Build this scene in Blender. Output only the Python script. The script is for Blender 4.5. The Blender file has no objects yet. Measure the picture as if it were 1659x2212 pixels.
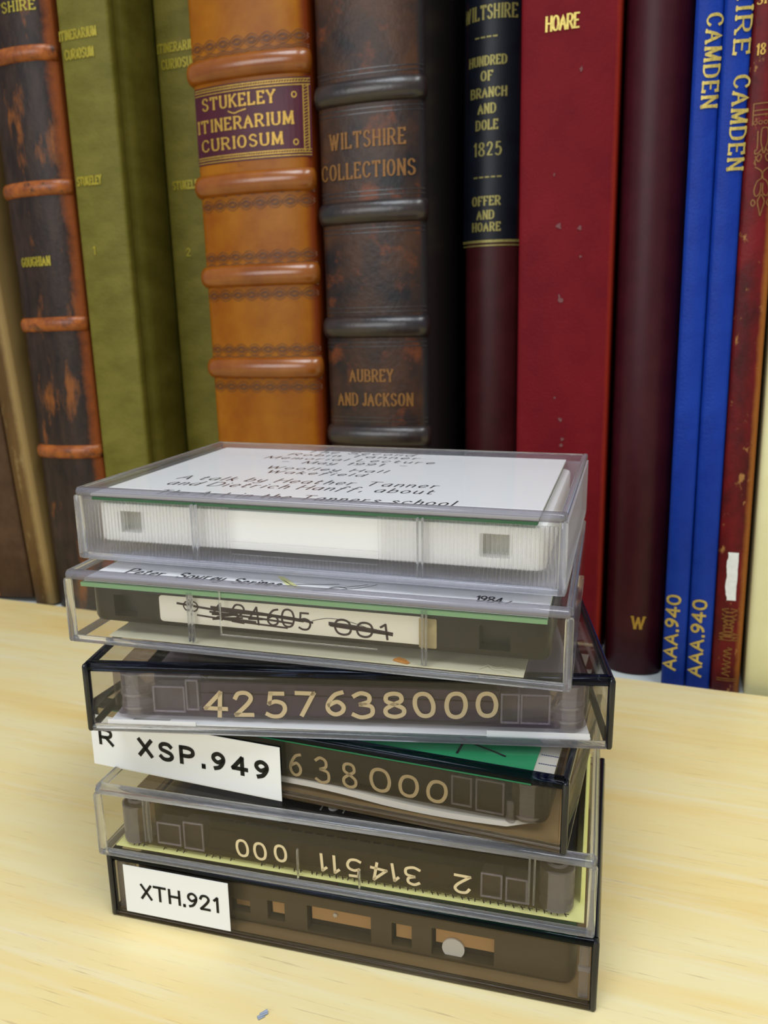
import bpy, bmesh, math, random
from mathutils import Vector, Matrix

random.seed(7)
S = 0.001                      # everything below is laid out in millimetres
scene = bpy.context.scene
COL = scene.collection

# ------------------------------------------------------------------ camera
FPX = 1785.4
cam_d = bpy.data.cameras.new('camera')
cam = bpy.data.objects.new('camera', cam_d)
COL.objects.link(cam)
cam_d.sensor_fit = 'VERTICAL'
cam_d.sensor_height = 24.0
cam_d.lens = FPX * 24.0 / 2212.0
cam_d.clip_start = 0.005
cam_d.clip_end = 50
RIGHT = Vector((0.9999083, -0.0031712, -0.0131643))
DOWN = Vector((-0.0135409, -0.2341757, -0.9721))
FWD = Vector((0.0, 0.9721891, -0.2341971))
M = Matrix((RIGHT, -DOWN, -FWD)).transposed().to_4x4()
M.translation = Vector((2.488, -183.46, 134.756)) * S
cam.matrix_world = M
cam_d.dof.use_dof = True
cam_d.dof.focus_distance = 0.158
cam_d.dof.aperture_fstop = cam_d.lens / 1000 / 0.00075 
scene.camera = cam

# ------------------------------------------------------------------ light, exposure
world = bpy.data.worlds.new('world')
scene.world = world
world.use_nodes = True
bg = world.node_tree.nodes['Background']
bg.inputs[0].default_value = (0.93, 0.96, 1.0, 1)
bg.inputs[1].default_value = 0.34


def area(name, loc, target, sx, sy, power, color):
    l = bpy.data.lights.new(name, 'AREA')
    l.shape = 'RECTANGLE'
    l.size, l.size_y, l.energy, l.color = sx, sy, power, color
    o = bpy.data.objects.new(name, l)
    COL.objects.link(o)
    o.location = loc
    o.rotation_euler = (Vector(target) - Vector(loc)).to_track_quat('-Z', 'Y').to_euler()
    return o


area('ceiling_panel_light', (-0.5, -0.8, 1.9), (-0.5, -0.8, 0), 0.6, 1.2, 21.5, (0.87, 0.94, 1.0))
area('ceiling_panel_light', (0.65, -0.8, 1.9), (0.65, -0.8, 0), 0.6, 1.2, 22, (0.95, 0.98, 1.0))
area('front_fill_light', (-1.35, -1.7, 0.75), (0, 0.0, 0.1), 1.2, 0.9, 18, (0.97, 0.985, 1.0))  # unseen fill added at front left to brighten upright faces

vs = scene.view_settings
vs.view_transform = 'Standard'
vs.look = 'None'
vs.gamma = 1.0
vs.use_curve_mapping = False
vs.exposure = 0.0
cy = scene.cycles
cy.max_bounces = 20
cy.transparent_max_bounces = 64
cy.transmission_bounces = 14
cy.glossy_bounces = 6
cy.diffuse_bounces = 4
cy.use_denoising = True
cy.caustics_reflective = True
cy.caustics_refractive = True
cy.sample_clamp_indirect = 4.0


# ------------------------------------------------------------------ object helpers
class MB:
    """collects shapes in millimetres; build() links them as ONE mesh object"""

    def __init__(self):
        self.v, self.f, self.m = [], [], []

    def vert(self, p):
        self.v.append((p[0] * S, p[1] * S, p[2] * S))
        return len(self.v) - 1

    def face(self, idx, m=0):
        self.f.append(tuple(idx))
        self.m.append(m)

    def quad(self, a, b, c, d, m=0):
        self.face([self.vert(p) for p in (a, b, c, d)], m)

    def bm(self, b, m=0):
        o = len(self.v)
        b.verts.ensure_lookup_table()
        b.verts.index_update()
        self.v += [tuple(q * S for q in v.co) for v in b.verts]
        for f in b.faces:
            self.face([o + v.index for v in f.verts], m)
        b.free()
        return self

    def box(self, x0, x1, y0, y1, z0, z1, bev=0.0, seg=2, m=0):
        b = bmesh.new()
        bmesh.ops.create_cube(b, size=1, matrix=Matrix.Translation(((x0 + x1) / 2, (y0 + y1) / 2, (z0 + z1) / 2))
                              @ Matrix.Diagonal((abs(x1 - x0), abs(y1 - y0), abs(z1 - z0), 1)))
        if bev:
            bmesh.ops.bevel(b, geom=b.edges[:], offset=bev, segments=seg, affect='EDGES', profile=0.5)
        return self.bm(b, m)

    def rbox(self, x0, x1, y0, y1, z0, z1, rv, re=0.6, seg=5, m=0, axis='z'):
        """box whose edges along one axis are rounded by rv, all others by re"""
        b = bmesh.new()
        bmesh.ops.create_cube(b, size=1, matrix=Matrix.Translation(((x0 + x1) / 2, (y0 + y1) / 2, (z0 + z1) / 2))
                              @ Matrix.Diagonal((abs(x1 - x0), abs(y1 - y0), abs(z1 - z0), 1)))
        k = 'xyz'.index(axis)
        def al(e):
            d = e.verts[0].co - e.verts[1].co
            return abs(d[k]) > 0.99 * d.length
        bmesh.ops.bevel(b, geom=[e for e in b.edges if al(e)], offset=rv, segments=seg, affect='EDGES', profile=0.5)
        if re:
            es = [e for e in b.edges if len(e.link_faces) == 2 and e.calc_face_angle(0) > 0.9]
            bmesh.ops.bevel(b, geom=es, offset=re, segments=2, affect='EDGES', profile=0.5)
        return self.bm(b, m)

    def cyl(self, c, r, h, n=32, m=0, axis='z', r2=None):
        b = bmesh.new()
        R = {'z': Matrix.Identity(4), 'y': Matrix.Rotation(math.pi / 2, 4, 'X'), 'x': Matrix.Rotation(math.pi / 2, 4, 'Y')}[axis]
        bmesh.ops.create_cone(b, cap_ends=True, segments=n, radius1=r, radius2=r if r2 is None else r2, depth=h,
                              matrix=Matrix.Translation(c) @ R)
        return self.bm(b, m)

    def ring(self, c, r0, r1, z0, z1, n=40, m=0):
        vs_ = []
        for k in range(n):
            a = 2 * math.pi * k / n
            vs_.append([self.vert((c[0] + r * math.cos(a), c[1] + r * math.sin(a), z)) for r, z in
                        ((r0, z0), (r1, z0), (r1, z1), (r0, z1))])
        for k in range(n):
            p, q = vs_[k], vs_[(k + 1) % n]
            for j in range(4):
                self.face((p[j], q[j], q[(j + 1) % 4], p[(j + 1) % 4]), m)
        return self

    def build(self, name, mats, parent=None, smooth=True, ang=0.6):
        me = bpy.data.meshes.new(name)
        me.from_pydata(self.v, [], self.f)
        if not isinstance(mats, (list, tuple)):
            mats = [mats]
        for x in mats:
            me.materials.append(x)
        me.polygons.foreach_set('material_index', self.m)
        me.update()
        if smooth:
            me.shade_smooth()
            me.set_sharp_from_angle(angle=ang)
        o = bpy.data.objects.new(name, me)
        COL.objects.link(o)
        if parent is not None:
            o.parent = parent
        return o


def tag(o, label=None, cat=None, group=None, kind=None):
    for k, x in (('label', label), ('category', cat), ('group', group), ('kind', kind)):
        if x:
            o[k] = x
    return o


def empty(name, loc=(0, 0, 0), rot=(0, 0, 0)):
    o = bpy.data.objects.new(name, None)
    o.empty_display_size = 0.02
    COL.objects.link(o)
    o.location = Vector(loc) * S
    o.rotation_euler = rot
    return o


def carve(o, boxes):
    """cut box pockets (x0, x1, y0, y1, z0, z1) out of a part for good"""
    for bx in boxes:
        c = MB().box(*bx).build('cutter', [], None, False)
        c.parent = o.parent
        for q in (o, c):      # work at millimetre scale: the solver is unreliable on tiny coordinates
            q.data.transform(Matrix.Scale(1000, 4))
        md = o.modifiers.new('b', 'BOOLEAN')
        md.operation, md.object, md.solver = 'DIFFERENCE', c, 'EXACT'
        bpy.context.view_layer.update()
        dg = bpy.context.evaluated_depsgraph_get()
        me = bpy.data.meshes.new_from_object(o.evaluated_get(dg))
        o.modifiers.clear()
        old = o.data
        o.data = me
        me.name = old.name
        bpy.data.meshes.remove(old)
        cm = c.data
        bpy.data.objects.remove(c)
        bpy.data.meshes.remove(cm)
        me.transform(Matrix.Scale(0.001, 4))
    o.data.shade_smooth()
    o.data.set_sharp_from_angle(angle=0.6)
    return o


# ------------------------------------------------------------------ materials
def new_mat(name):
    m = bpy.data.materials.new(name)
    m.use_nodes = True
    nt = m.node_tree
    nt.nodes.clear()
    return m, nt, nt.nodes.new('ShaderNodeOutputMaterial')


def srgb(r, g, b):
    f = lambda c: c / 12.92 if c <= 0.04045 else ((c + 0.055) / 1.055) ** 2.4
    return (f(r / 255), f(g / 255), f(b / 255), 1)


def coords(nt, scale=(1, 1, 1)):
    tc = nt.nodes.new('ShaderNodeTexCoord')
    mp = nt.nodes.new('ShaderNodeMapping')
    mp.inputs['Scale'].default_value = tuple(1000 * s for s in scale)   # texture space in millimetres
    nt.links.new(tc.outputs['Object'], mp.inputs[0])
    return mp.outputs[0]


def noise(nt, vec, scale, detail=4, rough=0.55):
    n = nt.nodes.new('ShaderNodeTexNoise')
    n.inputs['Scale'].default_value = scale
    n.inputs['Detail'].default_value = detail
    n.inputs['Roughness'].default_value = rough
    nt.links.new(vec, n.inputs['Vector'])
    return n.outputs['Fac']


def ramp(nt, fac, stops):
    r = nt.nodes.new('ShaderNodeValToRGB')
    el = r.color_ramp.elements
    while len(el) < len(stops):
        el.new(0.5)
    for e, (p, c) in zip(el, stops):
        e.position, e.color = p, c
    nt.links.new(fac, r.inputs[0])
    return r.outputs[0]


def mix(nt, fac, a, b, mode='MIX'):
    n = nt.nodes.new('ShaderNodeMix')
    n.data_type, n.blend_type = 'RGBA', mode
    for v_, s in ((fac, n.inputs[0]), (a, n.inputs[6]), (b, n.inputs[7])):
        if hasattr(v_, 'is_output'):
            nt.links.new(v_, s)
        else:
            s.default_value = v_
    return n.outputs[2]


def principled(nt, out, color, rough, spec=0.5, metal=0.0, bump=None, bump_d=0.1, bump_s=0.5):
    p = nt.nodes.new('ShaderNodeBsdfPrincipled')
    for v_, s in ((color, p.inputs['Base Color']), (rough, p.inputs['Roughness'])):
        if hasattr(v_, 'is_output'):
            nt.links.new(v_, s)
        else:
            s.default_value = v_
    p.inputs['Specular IOR Level'].default_value = spec
    p.inputs['Metallic'].default_value = metal
    if bump is not None:
        b = nt.nodes.new('ShaderNodeBump')
        b.inputs['Distance'].default_value = bump_d * S
        b.inputs['Strength'].default_value = bump_s
        nt.links.new(bump, b.inputs['Height'])
        nt.links.new(b.outputs[0], p.inputs['Normal'])
    nt.links.new(p.outputs[0], out.inputs[0])
    return p


def plain(name, c, rough=0.5, spec=0.5, metal=0.0, var=0.0, vscale=0.05):
    m, nt, out = new_mat(name)
    col = srgb(*c)
    if var:
        v = coords(nt)
        d = tuple(x * (1 - var) for x in col[:3]) + (1,)
        l = tuple(min(1, x * (1 + var)) for x in col[:3]) + (1,)
        col = ramp(nt, noise(nt, v, vscale), [(0.3, d), (0.7, l)])
    principled(nt, out, col, rough, spec, metal)
    return m


def leather(name, c, dark, rough=0.45, spec=0.4, sc=0.06, bump_s=0.35, grain=0.9, stretch=(1, 1, 1), wear=None, lo=0.35, hi=0.65, wl=0.58, wh=0.64, wsc=0.09, edge=None, k=0.55):
    c, dark = [tuple(x * k ** (1 / 2.2) for x in q) for q in (c, dark)]
    wear = wear and tuple(x * (k + .1) ** (1 / 2.2) for x in wear)
    spec *= 0.5
    m, nt, out = new_mat(name)
    v = coords(nt, stretch)
    v1 = coords(nt)
    col = ramp(nt, noise(nt, v, sc, 6, 0.6), [(lo, srgb(*dark)), (hi, srgb(*c))])
    if wear:
        wf = ramp(nt, noise(nt, v, wsc, 5, 0.65), [(wl, (0, 0, 0, 1)), (wh, (1, 1, 1, 1))])
        col = mix(nt, wf, col, srgb(*wear))
    if edge:      # (x from, x to, colour): rubbed hinge of the cover, painted shade on some
        sep = nt.nodes.new('ShaderNodeSeparateXYZ')
        nt.links.new(v1, sep.inputs[0])
        nz = noise(nt, v1, 0.12, 4, 0.7)
        ad = nt.nodes.new('ShaderNodeMath'); ad.operation = 'MULTIPLY_ADD'
        nt.links.new(nz, ad.inputs[0]); ad.inputs[1].default_value = edge[3]
        nt.links.new(sep.outputs[0], ad.inputs[2])
        mr = nt.nodes.new('ShaderNodeMapRange')
        nt.links.new(ad.outputs[0], mr.inputs[0])
        mr.inputs[1].default_value, mr.inputs[2].default_value = edge[0], edge[1]
        col = mix(nt, mr.outputs[0], col, srgb(*edge[2]))
    principled(nt, out, col, rough, spec, 0, noise(nt, v1, grain, 3, 0.6), 0.25, bump_s)
    return m


def facing_fresnel(nt, f0=0.035, f1=0.45):
    lw = nt.nodes.new('ShaderNodeLayerWeight')
    lw.inputs[0].default_value = 0.5
    p = nt.nodes.new('ShaderNodeMath'); p.operation = 'POWER'
    nt.links.new(lw.outputs['Facing'], p.inputs[0]); p.inputs[1].default_value = 5
    a = nt.nodes.new('ShaderNodeMath'); a.operation = 'MULTIPLY_ADD'
    nt.links.new(p.outputs[0], a.inputs[0]); a.inputs[1].default_value = f1; a.inputs[2].default_value = f0
    return a.outputs[0]


def clear_plastic(name, tint, rough=0.04, haze=0.0, f0=0.022, body=None, k=0.0):
    """thin polystyrene wall: Fresnel reflection over straight transmission, a touch of dust haze"""
    m, nt, out = new_mat(name)
    t = nt.nodes.new('ShaderNodeBsdfTransparent'); t.inputs[0].default_value = tint + (1,)
    g = nt.nodes.new('ShaderNodeBsdfGlossy'); g.inputs['Roughness'].default_value = rough
    base = t.outputs[0]
    if haze:
        d = nt.nodes.new('ShaderNodeBsdfDiffuse'); d.inputs[0].default_value = (0.75, 0.75, 0.75, 1)
        mh = nt.nodes.new('ShaderNodeMixShader')
        v = coords(nt)
        hz = ramp(nt, noise(nt, v, 1.6, 2, 0.8), [(0.62, (haze * .4,) * 3 + (1,)), (0.78, (haze * 4,) * 3 + (1,))])
        nt.links.new(hz, mh.inputs[0])
        nt.links.new(base, mh.inputs[1]); nt.links.new(d.outputs[0], mh.inputs[2])
        base = mh.outputs[0]
    if body:      # cloudy plastic, also light painted into clear walls
        d = nt.nodes.new('ShaderNodeBsdfDiffuse'); d.inputs[0].default_value = srgb(*body)
        mb_ = nt.nodes.new('ShaderNodeMixShader'); mb_.inputs[0].default_value = k
        nt.links.new(base, mb_.inputs[1]); nt.links.new(d.outputs[0], mb_.inputs[2])
        base = mb_.outputs[0]
    mx = nt.nodes.new('ShaderNodeMixShader')
    nt.links.new(facing_fresnel(nt, f0), mx.inputs[0])
    nt.links.new(base, mx.inputs[1]); nt.links.new(g.outputs[0], mx.inputs[2])
    nt.links.new(mx.outputs[0], out.inputs[0])
    return m


def thick_plastic(name, tint, k=0.7, ior=1.45, rough=0.03, body=None, kb=0.0):
    """solid polystyrene bars: refraction with some straight light let through"""
    m, nt, out = new_mat(name)
    t = nt.nodes.new('ShaderNodeBsdfTransparent'); t.inputs[0].default_value = tint + (1,)
    g = nt.nodes.new('ShaderNodeBsdfGlass'); g.inputs['Color'].default_value = tint + (1,)
    g.inputs['IOR'].default_value = ior; g.inputs['Roughness'].default_value = rough
    mx = nt.nodes.new('ShaderNodeMixShader'); mx.inputs[0].default_value = k
    nt.links.new(t.outputs[0], mx.inputs[1]); nt.links.new(g.outputs[0], mx.inputs[2])
    last = mx
    if body:  # pale diffuse share painted in to brighten clear bars
        d = nt.nodes.new('ShaderNodeBsdfDiffuse'); d.inputs[0].default_value = srgb(*body)
        last = nt.nodes.new('ShaderNodeMixShader'); last.inputs[0].default_value = kb
        nt.links.new(mx.outputs[0], last.inputs[1]); nt.links.new(d.outputs[0], last.inputs[2])
    nt.links.new(last.outputs[0], out.inputs[0])
    return m


PANE = clear_plastic('clear_plastic', (0.975, 0.975, 0.985), haze=0.008)
RIM = thick_plastic('clear_plastic_edge', (0.955, 0.96, 0.975), 0.85, body=(208, 210, 218), kb=0.07)
BORDER = clear_plastic('lid_border_painted_reflection', (0.9, 0.89, 0.93), 0.08, f0=0.04, body=(130, 128, 136), k=0.5)  # grey body stands in for book reflections in the clear rim
PANE_BRIGHTENED = clear_plastic('brightened_clear_plastic', (0.97, 0.97, 0.985), body=(228, 228, 238), k=0.3)  # white body painted in for light missing below the clear base
RIM_DARK = thick_plastic('edge_painted_dark_reflection', (0.30, 0.33, 0.40), 0.85)  # tint paints the dark interior's reflection into the lid edge
FLUTE = thick_plastic('fluted_clear_plastic', (0.98, 0.98, 0.985), 0.4, 1.35)
PANE_WARM = clear_plastic('clear_plastic_warm', (0.96, 0.955, 0.94), haze=0.008)
PANE_SMOKE = clear_plastic('smoked_clear_plastic', (0.86, 0.845, 0.82), haze=0.008)
SMOKE_BASE = clear_plastic('smoked_base_plastic', (0.62, 0.57, 0.50), haze=0.006)


SMOKE_FLOOR = clear_plastic('smoked_floor_table_light', (0.62, 0.57, 0.50), body=(196, 166, 120), k=0.6)  # tan body paints in table light coming through the smoked floor
RIM_SMOKE = thick_plastic('smoked_plastic_edge', (0.62, 0.60, 0.56), 0.8)
SMOKE_LAV = clear_plastic('lavender_smoked_plastic', (0.66, 0.62, 0.66), 0.1, f0=0.02)
SMOKE_SHELL = clear_plastic('smoked_shell_plastic', (0.46, 0.41, 0.34), 0.1, f0=0.02)
SMOKE_CLEARER = clear_plastic('light_smoked_shell_plastic', (0.54, 0.48, 0.40), 0.1, f0=0.02)
FROST = clear_plastic('frosted_window_plastic', (0.74, 0.72, 0.74), 0.2, f0=0.05, body=(190, 186, 196), k=0.14)
WALL_LAV = clear_plastic('lavender_inner_wall', (0.5, 0.46, 0.5), 0.2, f0=0.03, body=(122, 104, 130), k=0.5)
WALL_BROWN = clear_plastic('brown_inner_wall', (0.5, 0.44, 0.36), 0.2, f0=0.03, body=(112, 98, 78), k=0.4)
POST = thick_plastic('clear_post_plastic', (0.95, 0.94, 0.93), 0.75, body=(196, 190, 194), kb=0.2)
FRAME = thick_plastic('moulded_frame_plastic', (0.95, 0.94, 0.95), 0.6, body=(200, 192, 204), kb=0.18)
BLACK = plain('black_plastic', (17, 19, 26), 0.18, 0.5)
DARKSHELL = plain('dark_brown_plastic', (27, 22, 15), 0.3, 0.25)
BRONZE = plain('brown_shell_plastic', (92, 79, 58), 0.35, 0.4)
POCKET_SHADE = plain('painted_pocket_shade', (62, 50, 36), 0.4, 0.3)  # brown painted as shade inside the cassette openings
TAN_VIEW = plain('tan_painted_view', (206, 164, 112), 0.5, 0.3)  # colour of the view through the openings
WHITESHELL = plain('white_plastic', (246, 246, 242), 0.35, 0.4)
GREYSQ = plain('grey_recess', (178, 178, 170), 0.5, 0.3)
NOTCH = plain('dark_notch', (8, 7, 6), 0.35, 0.4)
TAPE = plain('brown_tape_pack', (44, 31, 22), 0.3, 0.4)
PAPER = plain('white_card', (240, 240, 238), 0.7, 0.2)
LABELW = plain('white_label_paper', (226, 228, 228), 0.6, 0.25)
CREAM = plain('cream_label_paper', (222, 217, 200), 0.7, 0.2)
YELLOWP = plain('pale_yellow_card', (236, 236, 160), 0.7, 0.2)
BEIGEP = plain('beige_card', (214, 208, 176), 0.7, 0.2)
GREENP = plain('green_card', (52, 176, 124), 0.7, 0.2)
GREEND = plain('deep_green_card', (26, 104, 66), 0.7, 0.2)
GREENL = plain('sage_green_card', (128, 172, 128), 0.7, 0.2)
BLUEINK = plain('blue_print', (40, 62, 140), 0.6, 0.2)
BLACKCARD = plain('black_card', (22, 21, 22), 0.5, 0.3)
INK = plain('black_ink', (38, 36, 42), 0.6, 0.2)
BROWNINK = plain('brown_black_ink', (48, 32, 36), 0.6, 0.2)
TYPEINK = plain('black_print', (24, 24, 20), 0.6, 0.2)
GREYINK = plain('grey_ink', (120, 118, 118), 0.6, 0.2)
GOLDPEN = plain('gold_paint_pen', (200, 180, 142), 0.45, 0.4)
PALEPEN = plain('cream_paint_pen', (232, 216, 178), 0.5, 0.3)
PURPLEINK = plain('purple_print', (92, 48, 80), 0.6, 0.2)
MASKTAPE = plain('old_masking_tape', (160, 144, 104), 0.7, 0.2, var=0.15, vscale=0.6)
CHIP = plain('wood_chip', (186, 122, 48), 0.6, 0.2, var=0.25, vscale=0.8)
SILVER = plain('silver_screw', (225, 225, 225), 0.35, 0.5, 0.3)


def gold_mat(name, c, rough=0.42, metal=0.45, worn=0.3):
    m, nt, out = new_mat(name)
    v = coords(nt)
    d = tuple(x * (1 - worn) for x in srgb(*c)[:3]) + (1,)
    col = ramp(nt, noise(nt, v, 1.3, 3, 0.6), [(0.35, d), (0.6, srgb(*c))])
    principled(nt, out, col, rough, 0.5, metal)
    return m


GOLD = gold_mat('gold_leaf', (186, 148, 62))
GOLDB = gold_mat('bright_gold_leaf', (206, 184, 96))
GOLDY = gold_mat('yellow_gold_leaf', (164, 150, 40), 0.45, 0.35)
GOLDD = gold_mat('dull_gold_leaf', (132, 90, 40), 0.5, 0.35)
GOLDK = gold_mat('pale_gold_leaf', (164, 154, 86), 0.45, 0.4)


def wood_mat(name):
    m, nt, out = new_mat(name)
    v1 = coords(nt, (0.10, 1, 1))
    v2 = coords(nt, (0.045, 1, 1))
    v3 = coords(nt, (0.035, 1, 1))
    wob = noise(nt, coords(nt, (0.4, 1, 1)), 0.006, 2)
    add = nt.nodes.new('ShaderNodeVectorMath'); add.operation = 'MULTIPLY_ADD'
    nt.links.new(wob, add.inputs[0]); add.inputs[1].default_value = (0, 22, 0); nt.links.new(v1, add.inputs[2])
    base = ramp(nt, noise(nt, add.outputs[0], 0.045, 5, 0.6),
                [(0.30, srgb(232, 201, 128)), (0.46, srgb(236, 216, 156)), (0.60, srgb(236, 222, 172)), (0.75, srgb(234, 210, 142))])
    warm = ramp(nt, noise(nt, v2, 0.11, 3, 0.5), [(0.52, (0, 0, 0, 1)), (0.74, (0.42, 0.42, 0.42, 1))])
    col = mix(nt, warm, base, srgb(236, 200, 122))
    pale = ramp(nt, noise(nt, v2, 0.31, 3, 0.6), [(0.55, (0, 0, 0, 1)), (0.75, (0.6, 0.6, 0.6, 1))])
    col = mix(nt, pale, col, srgb(236, 226, 196))
    fleck = ramp(nt, noise(nt, v3, 1.6, 3, 0.7), [(0.60, (0, 0, 0, 1)), (0.74, (0.5, 0.5, 0.5, 1))])
    col = mix(nt, fleck, col, srgb(168, 142, 110))
    principled(nt, out, col, 0.42, 0.3)
    return m


WOOD = wood_mat('pale_wood')
SHELFGREY = plain('shelf_grey', (200, 206, 204), 0.5, 0.3)
PANELCREAM = plain('cream_panel', (222, 218, 172), 0.5, 0.3)
PAGES = plain('page_edges', (206, 190, 150), 0.8, 0.1, var=0.15, vscale=0.4)

# ------------------------------------------------------------------ stroke lettering
G = {
    'A': '0,0 35,100 70,0|14,36 56,36', 'B': '5,0 5,100|~5,100 38,100 57,90 57,66 40,53 5,53|~38,53 64,44 66,12 45,0 5,0',
    'C': '~66,80 52,97 25,97 6,75 3,48 9,18 30,1 52,4 67,20', 'D': '5,0 5,100|~5,100 36,100 63,84 70,50 63,16 36,0 5,0',
    'E': '5,0 5,100|5,100 56,100|5,52 46,52|5,0 58,0', 'F': '5,0 5,100|5,100 56,100|5,52 46,52',
    'G': '~66,80 52,97 25,97 6,75 3,48 9,18 30,1 52,4 66,18|66,18 66,46|46,46 70,46', 'H': '5,0 5,100|65,0 65,100|5,52 65,52',
    'I': '12,0 12,100', 'J': '~40,100 40,25 30,2 14,0 4,14', 'K': '5,0 5,100|62,100 5,42|24,60 66,0', 'L': '5,100 5,0|5,0 56,0',
    'M': '5,0 9,100|9,100 42,8|42,8 75,100|75,100 79,0', 'N': '5,0 5,100|5,100 65,0|65,0 65,100',
    'O': '~36,100 14,90 3,50 14,10 36,0 58,10 69,50 58,90 36,100', 'P': '5,0 5,100|~5,100 40,100 60,88 60,62 40,48 5,48',
    'R': '5,0 5,100|~5,100 40,100 60,88 60,62 40,48 5,48|34,48 68,0', 'S': '~57,84 44,98 20,98 6,82 10,62 32,52 54,40 60,20 46,2 20,0 4,16',
    'T': '35,0 35,100|0,100 70,100', 'U': '~5,100 5,30 15,4 35,0 55,4 65,30 65,100', 'V': '0,100 33,0|33,0 66,100',
    'W': '0,100 24,0|24,0 46,92|46,92 68,0|68,0 92,100', 'X': '3,0 62,100|3,100 62,0', 'Y': '0,100 33,48|66,100 33,48|33,48 33,0',
    '0': '~32,100 12,88 4,50 12,12 32,0 52,12 60,50 52,88 32,100', '1': '28,0 28,100|10,80 28,100', '2': '~7,76 18,97 42,99 56,80 46,52 8,3|8,3 60,3',
    '3': '~8,88 28,100 50,90 50,66 26,54|~26,54 57,44 57,12 28,0 4,12', '4': '46,0 46,100|46,100 3,32|3,32 66,32',
    '5': '52,98 15,98|15,98 11,55|~11,55 30,64 52,55 58,30 45,4 22,0 4,10', '6': '~50,94 28,82 10,45 12,15 32,0 52,12 55,36 36,54 12,38',
    '7': '4,98 58,98|58,98 24,0', '8': '~32,54 10,68 12,92 32,100 52,92 54,68 32,54 6,34 8,10 32,0 56,10 58,34 32,54',
    '9': '~10,6 32,18 50,55 48,85 28,100 8,88 5,64 24,46 48,62', '.': '6,0 12,0|6,6 12,6', '-': '5,50 50,50', ' ': '', ',': '10,8 4,-14',
    'a': '~46,54 26,62 6,42 6,14 20,0 40,14 46,54|46,60 48,0', 'b': '8,100 6,0|~6,36 24,60 44,52 46,20 28,0 6,10',
    'c': '~44,50 28,62 8,44 6,18 22,0 42,10', 'd': '~46,54 26,62 6,42 6,14 20,0 40,14 46,54|50,102 46,0', 'e': '~8,30 40,34 42,54 24,62 7,42 7,16 22,0 44,12',
    'f': '~44,90 32,102 22,86 14,-22|4,58 38,58', 'g': '~46,54 26,62 6,42 6,14 20,0 40,14 46,54|~46,60 44,-18 24,-34 4,-24',
    'h': '8,100 6,0|~6,36 24,60 40,52 40,0', 'i': '8,60 7,0|8,84 9,90', 'k': '8,100 6,0|40,60 8,26|18,34 44,0', 'l': '8,100 7,0',
    'm': '6,60 6,0|~6,38 20,60 32,50 32,0|~32,38 46,60 58,50 58,0', 'n': '6,60 6,0|~6,38 24,60 40,50 40,0', 'o': '~26,61 8,46 6,16 24,0 44,14 46,44 26,61',
    'p': '6,60 4,-36|~6,38 24,61 46,50 46,20 28,0 6,10', 'r': '6,60 6,0|~6,36 18,56 36,58', 's': '~38,50 22,61 8,48 24,32 40,16 24,0 4,10',
    't': '~16,88 14,14 24,0 36,8|2,60 36,60', 'u': '~6,60 6,14 20,0 36,10 42,34|42,60 44,0', 'w': '~4,60 10,4 24,26 38,2 52,60', 'v': '4,60 20,0 38,60',
    'y': '~6,60 8,20 24,8 42,26|~44,60 40,-14 22,-34 4,-26',
}


def smooth_line(p, n=5):
    out = []
    closed = (p[0] - p[-1]).length < 1e-6
    for i in range(len(p) - 1):
        a = p[i - 1] if i > 0 else (p[-2] if closed else p[0])
        b, c = p[i], p[i + 1]
        d = p[i + 2] if i + 2 < len(p) else (p[1] if closed else p[-1])
        for k in range(n):
            t = k / n
            out.append(0.5 * (2 * b + (c - a) * t + (2 * a - 5 * b + 4 * c - d) * t * t + (3 * b - a - 3 * c + d) * t ** 3))
    out.append(p[-1])
    return out


def lay(text, font='sans', track=0.22, jitter=0.0):
    """-> polylines in cap-height units and the line's width"""
    x, res = 0.0, []
    for ch in text:
        if ch == ' ':
            x += 0.42
            continue
        g, wmax = G[ch], 0.12
        pts_all = []
        ja = random.uniform(-1, 1) * jitter * 2.2
        for s in g.split('|'):
            sm = s.startswith('~')
            p = [Vector([float(q) / 100 for q in t.split(',')]) for t in s.lstrip('~').split()]
            wmax = max(wmax, max(q.x for q in p))
            serif = []
            if font == 'serif' and ch.isupper():
                for e, o_ in ((p[0], p[1]), (p[-1], p[-2])):
                    if (abs(e.y) < 0.01 or abs(e.y - 1) < 0.01) and abs(e.y - o_.y) > 0.25 and not (sm and ch in 'CGOS'):
                        serif.append([e + Vector((-0.10, 0)), e + Vector((0.10, 0))])
                    elif ch in 'ELFT' and abs(e.y - o_.y) < 0.01 and e.x > 0.5 or (ch == 'T' and abs(e.y - o_.y) < 0.01):
                        dy = -0.13 if e.y > 0.9 else (0.13 if e.y < 0.1 else 0)
                        if dy:
                            serif.append([e.copy(), e + Vector((0.02, dy))])
            pts_all.append(smooth_line(p) if sm else p)
            pts_all += serif
        dj = Vector((random.uniform(-1, 1), random.uniform(-1, 1))) * jitter
        sj = 1 + random.uniform(-1, 1) * jitter
        for p in pts_all:
            res.append([Vector((q.x * sj + x - ja * (q.y - .5), q.y * sj + ja * (q.x - .3))) + dj for q in p])
        x += wmax + track
    return res, max(0.01, x - track)


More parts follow.
